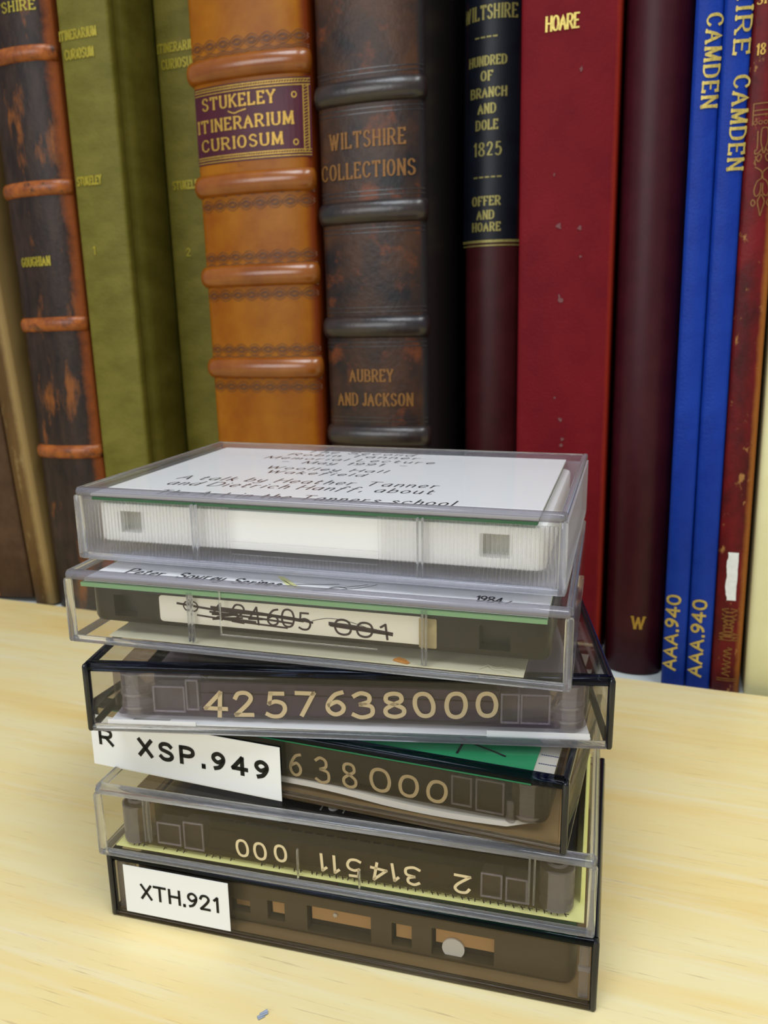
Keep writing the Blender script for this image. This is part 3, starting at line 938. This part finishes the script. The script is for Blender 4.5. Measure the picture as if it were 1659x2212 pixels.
def make_case(i, label, pane, rim, base_mat, black=False, low=None, border=None):
    H = HS[i] - 0.06
    r = pose(i, 'cassette_case', label, 'cassette case', group='cassette cases in the stack')
    t = 1.25
    # lid: top plate, front wall and their solid corner bars
    b = MB()
    b.box(-HX + 1.6, HX - 1.6, FY + 2.9, HY - 1.6, H - t, H - 0.02, m=0)
    b.box(-HX + 1.7, HX - 1.7, FY + 0.1, FY + t, 1.6, H - 1.9, m=0)
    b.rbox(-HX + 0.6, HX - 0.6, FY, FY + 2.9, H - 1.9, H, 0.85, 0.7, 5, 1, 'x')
    b.rbox(-HX + 0.2, -HX + 1.6, FY + 1.4, HY - 0.2, H - 1.6, H, 0.5, 0, 3, 2, 'y')
    b.rbox(HX - 1.6, HX - 0.2, FY + 1.4, HY - 0.2, H - 1.6, H, 0.5, 0, 3, 2, 'y')
    b.rbox(-HX + 1.6, HX - 1.6, HY - 1.6, HY, H - 1.9, H - 0.02, 0.5, 0, 3, 3, 'x')
    side = BLACK if black else rim
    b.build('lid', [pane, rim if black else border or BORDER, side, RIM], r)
    # base: bottom plate, end walls, back wall
    b = MB()
    b.box(-HX + 1.4, HX - 1.4, FY + 1.5, HY - 1.3, 0.02, 1.2, m=3)
    b.box(-HX, -HX + 1.2, FY + 1.7, HY, 1.2, H - 1.7, m=0)
    b.box(HX - 1.2, HX, FY + 1.7, HY, 1.2, H - 1.7, m=0)
    b.box(-HX + 1.2, HX - 1.2, HY - 1.2, HY, 1.2, H - 2.0, m=0)
    b.rbox(-HX + 1.2, HX - 1.2, FY, FY + 1.5, 0.0, 1.55, 0.6, 0, 4, 1, 'x')
    for sx in (-1, 1):
        xa, xb = sorted((sx * HX, sx * (HX - (1.35 if black else 1.65))))
        b.rbox(xa, xb, FY - (0.1 if black else 0), FY + 1.7, 0, H - (0.15 if black else 1.6), 0.55, 0.6, 4, 2, 'z')
        b.box(xa, xb, FY + 1.7, HY, 0.0, 1.2, 0.3, 2, m=2)
    b.build('base', [PANE_SMOKE if base_mat is SMOKE_FLOOR else base_mat, low or rim, side, base_mat], r)
    return r, H


def notch_frames(k, rects, y, name='notch_frame'):
    """moulded rectangular wells at the cassette's corners: a cloudy floor with bright clear rims"""
    for u0, u1, z0, z1 in rects:
        b = MB()
        b.box(X(u0), X(u1), y + 0.3, y + 3.5, z0, z1, .2, m=0)
        for q in (u0, u1):
            b.rbox(X(q) - .22, X(q) + .22, y - .15, y + .35, z0 - .2, z1 + .2, .15, 0.08, 3, 1, 'z')
        for q in (z0, z1):
            b.rbox(X(u0), X(u1), y - .15, y + .35, q - .22, q + .22, .15, 0.08, 3, 1, 'x')
        b.build(name, [FROST, FRAME], k)


def slit(r, H, u, z0, z1, w=0.9, y=FY + 1.3, name='rib', mat=None):
    b = MB()
    for dx in (-0.55, 0.55):
        b.rbox(X(u) + dx * w - 0.2, X(u) + dx * w + 0.2, y, y + 1.0, z0, z1, 0.16, 0.1, 3, 0, 'z')
    return b.build(name, mat or RIM, r)


def front(y, lift=0.06):
    return lambda u, z: (X(u), y - lift, z)


def front_panel(b, u0, u1, z0, z1, y, th=0.12, m=0):
    b.box(X(u0), X(u1), y - th, y, z0, z1, m=m)


# ---- 0: bottom case, smoked, black ends, label XTH.921
c0, H0 = make_case(0, 'bottom cassette case with a white sticker reading XTH.921, lying on the table', PANE_SMOKE, RIM_DARK, SMOKE_FLOOR, True, RIM_SMOKE)
b = MB()
b.box(X(4.4), X(30.4), FY - 0.14, FY + 0.02, 2.1, 14.3, 0.03, 1)
st = b.build('sticker', LABELW, c0); st['label'] = 'white sticker with printed shelf mark'
b = MB(); write(b, 'XTH.921', front(FY - 0.14), 8.6, 27.6, 6.4, 3.5, 0.62, track=0.2, rise=0.15)
b.build('printed_lettering', TYPEINK, st, False)
b = MB(); b.box(X(1.6), X(3.9), FY + 1.5, FY + 6, 1.4, 13.5, 0.3); b.build('hinge_tab', POST, c0)
b = MB(); b.box(X(105.2), X(107.2), FY + 1.5, FY + 4, 1.4, 13.5, 0.3)
b.box(X(105.0), X(107.4), FY + 0.9, FY + 1.9, 8.2, 9.0, 0.1); b.build('hinge_tab', POST, c0)

k0 = pose(0, 'cassette', 'dark smoky cassette in the bottom case, its tape openings facing out', 'cassette', 1.4, 'cassettes in their cases')
b = MB(); b.rbox(-50.2, 50.2, FY + 4.0, FY + 67.5, 0.3, 11.6, 3.0, 0.8)
sh = b.build('shell', BRONZE, k0)
cut = []
WIN = [(28.8, 33.4, 2.8, 5.9), (37.6, 41.7, 2.2, 7.0), (47.0, 61.6, 1.2, 7.6), (66.2, 70.6, 1.8, 7.2), (74.9, 88.1, 1.2, 7.8), (15.0, 24.0, 1.5, 7.5)]
for u0, u1, z0, z1 in WIN:
    cut.append((X(u0), X(u1), FY + 2, FY + 6.4, z0, z1))
carve(sh, cut)
b = MB()
for u0, u1, z0, z1 in WIN:
    b.box(X(u0) - .6, X(u1) + .6, FY + 6.3, FY + 6.8, z0 - .3, z1 + .3)
b.build('tape_guard', POCKET_SHADE, k0)  # brown left uncovered by the tan panels is painted shade
b = MB()
for u0, u1, z0, z1 in WIN:
    f = .35 if u1 - u0 > 6 else .2
    b.box(X(u0) + .7, X(u1) + .1, FY + 5.3, FY + 5.6, z0 + (z1 - z0) * f, z1 - (z1 - z0) * .12)
b.build('tape', TAN_VIEW, k0)  # added panels standing in for the view through the smoky cassette
b = MB(); b.cyl((X(79.4), FY + 5.0, 2.9), 2.4, 0.4, 28, axis='y'); o = b.build('pressure_pad', PAPER, k0); o['label'] = 'round white pad'
b = MB(); b.cyl((X(53.2), FY + 5.1, 5.6), .45, 0.5, 16, axis='y'); b.build('guide_pin', SILVER, k0)
k = pose(0, 'inlay_card', 'green inlay card under the lid of the bottom case', 'inlay card', H0 - 2.4, 'inlay cards in the cases')
b = MB(); b.box(X(54), X(104.2), FY + 2.4, FY + 66, 0.0, 0.5); b.box(X(84), X(104.2), FY + 2.2, FY + 2.5, -0.9, 0.5); b.build('card', GREENP, k)
b = MB()
for u in (70, 74.2, 81.4, 86, 93):
    stroke(b, [Vector((u, 0.62)), Vector((u + .1, 3.4))], lambda x, y: (X(x), FY + 2 + y, 0.62), 0.35)
b.build('handwriting', INK, k, False)

# ---- 1: clear case, yellow card, upside-down pale number
c1, H1 = make_case(1, 'second case from the bottom, all clear, with a yellow card inside', PANE_WARM, RIM, PANE_WARM, border=RIM)
slit(c1, H1, 12.2, 4.3, 15.2); slit(c1, H1, 96.5, 4.3, 14.6)
b = MB()
for u in (47.6, 61.2):
    b.rbox(X(u) - .2, X(u) + .2, FY + 1.3, FY + 2.0, 1.4, 8.4 if u < 50 else 5.4, 0.15, 0.1, 3)
b.build('card_clip', RIM, c1)
b = MB()
for z in (5.0, 9.6):
    b.box(HX - 1.6, HX - 0.3, FY + 16 if z > 6 else FY + 7, FY + 17 if z > 6 else FY + 8, z, z + 2, .2)
b.build('hinge_tab', POST, c1)
k = pose(1, 'inlay_card', 'pale yellow inlay card lying in the bottom of the clear case', 'inlay card', 1.24, 'inlay cards in the cases')
b = MB(); b.box(X(3.2), X(106.8), FY + 2.6, HY - 2, 0, 0.25); b.box(X(105.9), X(106.1), FY + 8, HY - 2, 0.0, 12); b.build('card', YELLOWP, k)
b = MB()
q = 6.0
while q < 104:
    L_ = random.uniform(0.5, 1.1)
    if 50 < q or random.random() < 0.45:
        stroke(b, [Vector((q, 4.1 + random.uniform(0, .3))), Vector((q + random.uniform(.1, .5), 3.3))], lambda x, y: (X(x), FY + y, 0.3), 0.22)
        stroke(b, [Vector((q, 3.9)), Vector((q + L_, 4.0))], lambda x, y: (X(x), FY + y, 0.3), 0.2)
    q += L_ + random.uniform(.5, .9)
for row_ in range(6):
    q = 22 + random.uniform(0, 4)
    while q < 70:
        L_ = random.uniform(1, 3)
        stroke(b, [Vector((q, 9 + row_ * 4)), Vector((q + L_, 9 + row_ * 4))], lambda x, y: (X(x), FY + y, 0.3), 0.7)
        q += L_ + 1.2
b.build('printed_lettering', INK, k, False)
k1 = pose(1, 'cassette', 'smoky clear cassette above the yellow card, marked with pale upside-down digits', 'cassette', 2.1, 'cassettes in their cases')


def smoky_cassette(k, T, shell_mat, y0=2.9):
    b = MB(); b.rbox(-50.2, 50.2, FY + y0, FY + y0 + 63.8, 0, T, 3.0, 0.9)
    b.build('shell', shell_mat, k)
    for sx, rr in ((-21.25, 22.0), (21.25, 12.5)):
        b = MB(); b.ring((sx, FY + y0 + 33, 0), 10.9, rr, 2.2, T - 2.2, 48); b.build('tape_pack', TAPE, k)
        b = MB(); b.ring((sx, FY + y0 + 33, 0), 5.0, 10.8, 1.6, T - 1.6, 40)
        for a in range(6):
            b.box(sx + 4.2 * math.cos(a * math.pi / 3) - .6, sx + 4.2 * math.cos(a * math.pi / 3) + .6,
                  FY + y0 + 33 + 4.2 * math.sin(a * math.pi / 3) - .6, FY + y0 + 33 + 4.2 * math.sin(a * math.pi / 3) + .6, 2, T - 2)
        b.build('hub', LABELW, k)


smoky_cassette(k1, 9.6, SMOKE_CLEARER)
for u in (7.6, 101.2):
    b = MB(); b.cyl((X(u), FY + 6.0, 4.8), 3.5, 8.8, 32); b.ring((X(u), FY + 6.0, 0), 1.6, 2.2, 9.2, 9.9, 24); b.build('corner_post', POST, k1)
notch_frames(k1, ((14.0, 19.5, 1.5, 6.5), (20.5, 25.0, 1.2, 7.6), (86.5, 90.5, 1.4, 6.6), (91.5, 95.5, 1.2, 6.4)), FY + 2.9)
b = MB(); b.box(X(26), X(84), FY + 3.6, FY + 4.2, 1.2, 6.4); b.build('inner_wall', WALL_BROWN, k1)
b = MB(); b.box(X(17), X(104), FY + 9, FY + 62, 9.62, 9.8, .04, 1)
o = b.build('cassette_label', BLACKCARD, k1); o['label'] = 'black label on its upper face'
sc_ = MB(); sc_.ring((X(52.2), FY + 12.5, 0), .55, 1.1, 9.82, 10.3, 20); sc_.cyl((X(52.2), FY + 12.5, 9.95), .35, .3, 12)
for s_ in ((-2.6, 0), (2.6, 0)):
    sc_.box(X(52.2) + s_[0] - .15, X(52.2) + s_[0] + .15, FY + 11.2, FY + 13.8, 9.8, 9.95)
sc_.box(X(49.6), X(54.8), FY + 13.7, FY + 13.9, 9.8, 9.95)
sc_.build('screw', SILVER, k1)
b = MB()
flip = lambda u, z: (X(-u), FY + 2.9 - 0.08, -z)
for txt, ua, ub, zt in (('2', 84.4, 80.9, 5.3), ('314511', 74.2, 52.4, 5.2), ('000', 44.4, 33.2, 5.4)):
    write(b, txt, flip, -ua, -ub, -zt, 3.9, 0.62, track=0.32, jitter=0.06)
o = b.build('handwritten_number', PALEPEN, k1, False); o['label'] = 'cream pen digits, upside down'

# ---- 2: smoked black case with green card and XSP.949
c2, H2 = make_case(2, 'twisted case with a large white sticker reading XSP.949, third from the bottom', PANE_SMOKE, RIM_DARK, SMOKE_FLOOR, True, RIM_SMOKE)
b = MB(); b.box(X(0.2), X(48.9), FY - 0.3, FY - 0.14, -0.45, 12.3, 0.03, 1)
st = b.build('sticker', LABELW, c2); st['label'] = 'white sticker with bold printed shelf mark'
b = MB(); write(b, 'R', front(FY - 0.3), 2.4, 6.0, 5.2, 3.6, 0.8); write(b, 'XSP.949', front(FY - 0.3), 13.2, 45.6, 4.3, 3.8, 0.98, track=0.42)
b.build('printed_lettering', TYPEINK, st, False)
k = pose(2, 'inlay_card', 'bright green inlay card with a white strip, under the lid of the twisted case', 'inlay card', H2 - 2.2, 'inlay cards in the cases')
b = MB(); b.box(X(4), X(101.2), FY + 2.6, HY - 3, 0, 0.35); b.box(X(4), X(101.4), FY + 2.2, FY + 2.5, -1.0, 0.3); b.build('card', GREENP, k)
b = MB(); b.box(X(98.8), X(105.2), FY + 2.3, HY - 3, -0.3, -0.05); o = b.build('white_strip', PAPER, k); o['label'] = 'white strip with blue print'
b = MB()
for (p0, p1, t_) in (((102.2, 3.0), (103.1, 5.4), .9), ((103.8, 3.0), (104.7, 5.6), .9), ((102.6, 4.1), (104.4, 4.3), .8)):
    stroke(b, [Vector(p0), Vector(p1)], lambda x, y: (X(x), FY + y, 0.0), t_)
for yy in (9, 12.5):
    for q in range(8):
        stroke(b, [Vector((101.8 + q * .45, yy)), Vector((101.95 + q * .45, yy))], lambda x, y: (X(x), FY + y, 0.0), .3)
b.build('blue_print', BLUEINK, k, False)
b = MB()
for pts in (((85.5, 7.0), (85.7, 13.5)), ((85.6, 11.6), (91.5, 12.6), (95.2, 15.4)), ((86.2, 12.2), (92.8, 9.8), (95.0, 8.8)), ((69.8, 11.5), (74.3, 8.4)), ((74.3, 8.2), (75.2, 10.4))):
    stroke(b, [Vector(p) for p in pts], lambda x, y: (X(x), FY + y, 0.42), .55)
b.build('handwriting', INK, k, False)
k = pose(2, 'paper_slip', 'white paper slip curling under the cassette in the twisted case', 'paper', 1.4)
b = MB(); prev = None
for q in range(41):
    u = 46 + (101 - 46) * q / 40
    z = 1.3 + 0.5 * math.sin(q * .16 + .5)
    a, c_, d_ = b.vert((X(u), FY + 2.4 + (2.0 * max(0, q - 37) / 3), z - .9 * (1 - abs(q - 18) / 40)), ), b.vert((X(u), FY + 2.8 + (2.0 * max(0, q - 37) / 3), z + .35)), b.vert((X(u), FY + 40, z + .4))
    if prev:
        b.face((prev[0], a, c_, prev[1])); b.face((prev[1], c_, d_, prev[2]))
    prev = (a, c_, d_)
b.build('slip', PAPER, k)
k2 = pose(2, 'cassette', 'smoky brown cassette behind the XSP.949 sticker with gold digits', 'cassette', 3.4, 'cassettes in their cases')
smoky_cassette(k2, 8.9, SMOKE_SHELL)
b = MB(); b.cyl((X(100.6), FY + 6.1, 4.4), 3.5, 8.2, 32); b.ring((X(100.6), FY + 6.1, 0), 3.4, 3.75, 1.0, 1.5, 32); b.build('corner_post', POST, k2)
notch_frames(k2, ((85.6, 89.5, 1.4, 7.6), (90.6, 96.0, 1.0, 7.8)), FY + 2.9)
b = MB(); b.rbox(X(96.4), X(98.4), FY + 2.7, FY + 6, -.6, 4.4, .8, .3); b.build('notch_post', FROST, k2)
b = MB(); b.box(X(48), X(85), FY + 3.6, FY + 4.4, 1.5, 8.0); b.build('inner_wall', WALL_BROWN, k2)
b = MB(); write(b, '638', front(FY + 2.9), 49.6, 64.6, 1.0, 5.6, 0.66, track=0.6, jitter=0.05, rise=-.5)
write(b, '000', front(FY + 2.9), 67.8, 84.4, 1.2, 4.7, 0.75, track=0.3, jitter=0.05, rise=-.2)
o = b.build('handwritten_number', GOLDPEN, k2, False); o['label'] = 'gold pen digits'

# ---- 3: black-edged case, lavender cassette 4257638000
c3, H3 = make_case(3, 'black edged case turned squarer to the camera, fourth from the bottom', PANE, RIM_DARK, PANE_SMOKE, True, RIM)
k = pose(3, 'inlay_card', 'white inlay card in the bottom of the black edged case', 'inlay card', 1.24, 'inlay cards in the cases')
b = MB(); b.box(X(4.2), X(104.8), FY + 1.8, HY - 3, 0, 0.25)
b.box(X(4.0), X(23.2), FY + 1.6, FY + 1.8, 0, .9); b.box(X(84), X(104.6), FY + 1.6, FY + 1.8, 0, 1.3); b.build('card', PAPER, k)
b = MB()
for q in range(24):
    stroke(b, [Vector((9 + q * .34, 2.6)), Vector((9.2 + q * .34, 3.6))], lambda x, y: (X(x), FY + y, .3), .18)
b.build('small_print', GREYINK, k, False)
k3 = pose(3, 'cassette', 'lavender smoked cassette with a row of gold digits from 4 to 0', 'cassette', 2.4, 'cassettes in their cases')
smoky_cassette(k3, 9.8, SMOKE_LAV)
for u in (9.4, 100.4):
    b = MB(); b.cyl((X(u), FY + 6.1, 4.9), 3.5, 9.2, 32)
    for z in (1.6, 4.6):
        b.ring((X(u), FY + 6.1, 0), 3.4, 3.7, z, z + .5, 28)
    b.build('corner_post', POST, k3)
notch_frames(k3, ((14.0, 20.6, 1.4, 7.0), (21.2, 23.6, 2.0, 8.6), (87.0, 90.4, 1.4, 7.6), (91.0, 96.6, 1.4, 7.6)), FY + 2.9)
b = MB(); b.box(X(24.2), X(86.4), FY + 3.3, FY + 3.9, 1.2, 5.6); b.box(X(24.2), X(86.4), FY + 3.4, FY + 4.2, 5.9, 8.0); b.build('inner_wall', WALL_LAV, k3)
b = MB(); b.box(X(24.4), X(86.2), FY + 8.0, FY + 8.6, 0.8, 9.0); b.build('tape_guard', TAPE, k3)
b = MB(); write(b, '4257638000', front(FY + 2.9), 24.8, 85.6, 0.9, 5.1, 0.92, track=0.34, rise=1.7, jitter=0.07)
o = b.build('handwritten_number', GOLDPEN, k3, False); o['label'] = 'gold pen digits'
b = MB(); write(b, 'CHOROHUAN', lambda u, z: (X(-u), FY + 3.4, -z), -44.2, -26.0, -3.4, 1.9, 0.3, track=.12)
b.build('printed_lettering', PURPLEINK, k3, False)

# ---- 4: clear case, brown cassette with crossed-out label
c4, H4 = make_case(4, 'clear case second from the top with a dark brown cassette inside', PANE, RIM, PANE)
slit(c4, H4, 29.6, 2.2, 13.2, .7); slit(c4, H4, 80.3, 2.0, 13.6, .7)
b = MB()
b.box(X(36.6), X(36.9), FY + 1.25, FY + 1.5, 4.6, 14.2); b.box(X(36.6), X(70.8), FY + 1.25, FY + 1.5, 4.4, 4.65)
b.build('card_clip', RIM, c4)
k = pose(4, 'inlay_card', 'white inlay card with handwriting under the lid, second case from the top', 'inlay card', H4 - 2.6, 'inlay cards in the cases')
b = MB(); b.box(X(4), X(104), FY + 2.3, HY - 2, 0, 0.6); b.build('card', PAPER, k)
b = MB(); b.box(X(3.4), X(104), FY + 1.7, FY + 2.2, -1.1, -0.2); b.box(X(3.4), X(104), FY + 2.2, HY - 4, -0.6, -0.2)
o = b.build('green_backing', GREENL, k); o['label'] = 'sage green card underneath'
b = MB()
topw = lambda x, y: (X(x), FY + y, 0.68)
write(b, 'Peter', topw, 10.6, 19.8, 7.2, 3.4, .34, nib=(.5, .3), slant=.2, jitter=.04)
write(b, 'Sowrey', topw, 23.6, 34.6, 7.0, 3.4, .34, nib=(.5, .3), slant=.2, jitter=.04)
write(b, 'Scrines', topw, 37.0, 47.8, 6.2, 3.2, .34, nib=(.5, .3), slant=.2, jitter=.04)
write(b, '1984', topw, 89.4, 94.8, 6.6, 3.2, .4, jitter=.04)
for l in (((49, 7), (53, 9), (57, 9.6), (60, 10.6)), ((47.6, 10.4), (53, 6.2), (60, 8), (66, 11.6)), ((58, 6), (60, 9), (62.5, 8.2)), ((95.4, 6.4), (96.6, 8.4)), ((56, 5.4), (64, 8.6), (68, 12))):
    stroke(b, smooth_line([Vector(p) for p in l]), topw, .2)
b.build('handwriting', INK, k, False)
b = MB()
for p in (((45.2, 12.8), (46.8, 12.6), (53.2, 6.2), (50.6, 6.0)),):
    b.face([b.vert(topw(*q)) for q in p])
o = b.build('leaf_drawing', YELLOWP, k, False); o['label'] = 'pale yellow drawn leaf'
k = pose(4, 'cream_card', 'cream card lying in the bottom of the clear case with the brown cassette', 'inlay card', 1.24)
b = MB(); b.box(X(9), X(99.8), FY + 2.2, HY - 4, 0, 0.3); b.build('card', BEIGEP, k)
k4 = pose(4, 'cassette', 'opaque dark brown cassette with a crossed-out number on a white label', 'cassette', 4.2, 'cassettes in their cases')
b = MB(); b.rbox(-50.2, 50.2, FY + 3.2, FY + 67, 0, 8.8, 3.0, 1.2)
sh = b.build('shell', DARKSHELL, k4)
cut = []
for u0, u1 in ((10.4, 16.0), (91.0, 97.0)):
    cut.append((X(u0), X(u1), FY + 2, FY + 6.6, 1.7, 6.6))
carve(sh, cut)
b = MB()
for u0, u1 in ((10.4, 16.0), (91.0, 97.0)):
    b.box(X(u0) - .1, X(u1) + .1, FY + 6.4, FY + 6.8, 1.6, 6.7)
b.build('write_notch', NOTCH, k4)
b = MB(); b.rbox(X(21.6), X(79.8), FY + 3.02, FY + 3.3, 1.5, 7.4, .8, .03, 4, 0, 'y')
lb = b.build('cassette_label', CREAM, k4); lb['label'] = 'white label with a crossed-out number'
b = MB(); pl = front(FY + 3.02)
write(b, '0', pl, 27.2, 30.8, 4.3, 2.3, .3); write(b, '424605', pl, 34.2, 56.4, 2.9, 3.8, .42, track=.2, jitter=.05, rise=-.3); write(b, '001', pl, 61.2, 72.4, 2.3, 3.1, .46, track=.2, jitter=.04, rise=-.2)
for l, t_ in ((((26.0, 5.9), (37, 5.0), (50, 4.9), (56.6, 4.2)), .5), (((34, 5.6), (44, 5.2), (54.5, 4.4)), .7), (((33.6, 4.6), (46, 4.0), (52, 3.6)), .45), (((30.6, 3.6), (40, 3.0), (51, 2.5)), .4),
              (((34.2, 3.0), (38, 3.4), (44, 3.2)), .4), (((34.5, 4.2), (40, 4.6), (34.8, 3.4), (41, 3.8)), .4), (((60.4, 4.3), (66, 4.0), (73.4, 3.2)), .8), (((60.6, 4.0), (66, 3.6), (72.6, 3.2)), .6), (((56.6, 4.6), (60, 5.4), (64, 5.2), (68, 4.2)), .12)):
    stroke(b, smooth_line([Vector(p) for p in l]), pl, t_)
o = b.build('handwriting', BROWNINK, lb, False)
b = MB(); b.rbox(X(79.0), X(82.6), FY + 2.86, FY + 3.0, 1.0, 7.2, .3, .03, 3, 0, 'y'); o = b.build('tape_strip', MASKTAPE, k4); o['label'] = 'curled strip of old masking tape'
ch = pose(4, 'wood_chip', 'small orange flake lying on the cream card inside a clear case', 'flake', 1.62)
b = MB()
pts = [(73.4, 3.4), (74.4, 4.6), (76, 4.0), (77.2, 2.9), (76.6, 2.2), (75, 2.7)]
lo_ = [b.vert((X(p[0]), FY + p[1], 0.0)) for p in pts]; hi_ = [b.vert((X(p[0] * .8 + 15), FY + p[1] * .8 + .6, .45)) for p in pts]
b.face(lo_[::-1]); b.face(hi_)
for q in range(6):
    b.face((lo_[q], lo_[(q + 1) % 6], hi_[(q + 1) % 6], hi_[q]))
b.build('flake', CHIP, ch)

hr = pose(4, 'hair_strand', 'tiny curled hair on the cream card at the right of the clear case', 'hair', 1.6)
b = MB()
for pts in (((91, 3.2), (92.5, 4.6), (95, 4.4), (97, 5.6), (98.6, 4.2)), ((92.2, 5.4), (94, 3.4), (96, 3.6), (97.4, 2.8))):
    stroke(b, smooth_line([Vector(p) for p in pts]), lambda x, y: (X(x), FY + y, 0.1 + .3 * abs(math.sin(x))), .16)
b.build('strand', plain('pale_hair', (222, 212, 180), .6, .3), hr, False)

# ---- 5: top case, fluted front, white cassette
c5, H5 = make_case(5, 'topmost case of the stack, clear with a fluted front', PANE, RIM, PANE_BRIGHTENED)
b = MB()
u = 1.8
while u < 107.4:
    z1 = 13.6
    if 37.6 < u < 71.4:
        z1 = 3.4
    elif u > 71.4 or u < 37.6:
        z1 = 13.6
    b.cyl((X(u), FY + t_ + .95 if False else FY + 1.3, (1.5 + z1) / 2), 0.36, z1 - 1.5, 10)
    u += 0.83
b.build('fluting', FLUTE, c5)
slit(c5, H5, 29.9, 1.6, 14, .9, FY + .2); slit(c5, H5, 80.1, 1.6, 14, .9, FY + .2)
b = MB(); b.box(X(37.6), X(71.5), FY + .02, FY + .1, 6.5, 6.65); b.box(X(37.6), X(37.8), FY + .02, FY + .1, 6.5, 13.4); b.build('window_edge', RIM, c5)
k = pose(5, 'inlay_card', 'white inlay card with calligraphy under the lid of the topmost case', 'inlay card', H5 - 2.1, 'inlay cards in the cases')
b = MB(); b.box(X(3.6), X(103.2), FY + 1.7, HY - 1.8, 0.1, 0.6); b.build('card', PAPER, k)
b = MB(); b.box(X(3.8), X(103), FY + 1.8, HY - 4, -0.8, -0.15); o = b.build('green_backing', GREEND, k); o['label'] = 'green card underneath'
b = MB()
cal = lambda x, y: (X(x), FY + y, 0.66)
ROWS5 = [('The Second', 30.4, 62.0, 64.2, 0), ('Robin Tanner', 27.0, 64.6, 59.0, .6), ('Memorial Lecture', 22.6, 70.0, 53.0, .8), ('-  May 1991  -', 29.4, 64.0, 47.4, .6), ('Woolley Hall', 29.4, 61.4, 38.8, .6), ('Wakefield', 32.0, 57.4, 33.2, .5),
         ('A talk by Heather Tanner', 14.0, 77.8, 21.2, 3.2), ('and Dietrich Hanff, about', 15.0, 78.2, 14.6, 3.4), ('The Art in the Tanners school', 17.6, 85, 4.4, 3.6)]
for txt, xa, xb, yy, rs in ROWS5:
    write(b, txt, cal, xa, xb, yy, 3.5 if yy > 30 else 4.6, .24, track=.28, nib=(.40, .24), slant=.12, rise=rs)
b.build('calligraphy', INK, k, False)
k5 = pose(5, 'cassette', 'white cassette seen through the fluted front of the topmost case', 'cassette', 3.9, 'cassettes in their cases')
b = MB(); b.rbox(-50.2, 50.2, FY + 2.6, FY + 66.4, 0, 9.0, 2.4, .8)
sh = b.build('shell', WHITESHELL, k5)
cut = []
for u0, u1 in ((10.2, 15.8), (92.0, 97.8)):
    cut.append((X(u0), X(u1), FY + 1.5, FY + 5.6, 2.3, 7.2))
carve(sh, cut)
b = MB()
for u0, u1 in ((10.2, 15.8), (92.0, 97.8)):
    b.box(X(u0) - .1, X(u1) + .1, FY + 5.4, FY + 5.8, 2.2, 7.3)
b.build('write_notch', GREYSQ, k5)

# ------------------------------------------------------------------ fluff on the table
fl_ = empty('lint_speck', (-22.8, -48.0, 0.02)); tag(fl_, 'tiny bluish speck of lint on the table in front of the stack', 'lint')
b = MB()
b.cyl((0, 0, .25), .3, 2.2, 8, axis='x', r2=.15); b.cyl((.4, .5, .22), .22, 1.6, 8, axis='x', r2=.4); b.cyl((-.4, -.4, .2), .2, 1.4, 8, axis='x', r2=.1)
b.build('fibre', plain('blue_lint', (150, 160, 176), .9, .1), fl_)
fl_.rotation_euler = (0, 0, .5)
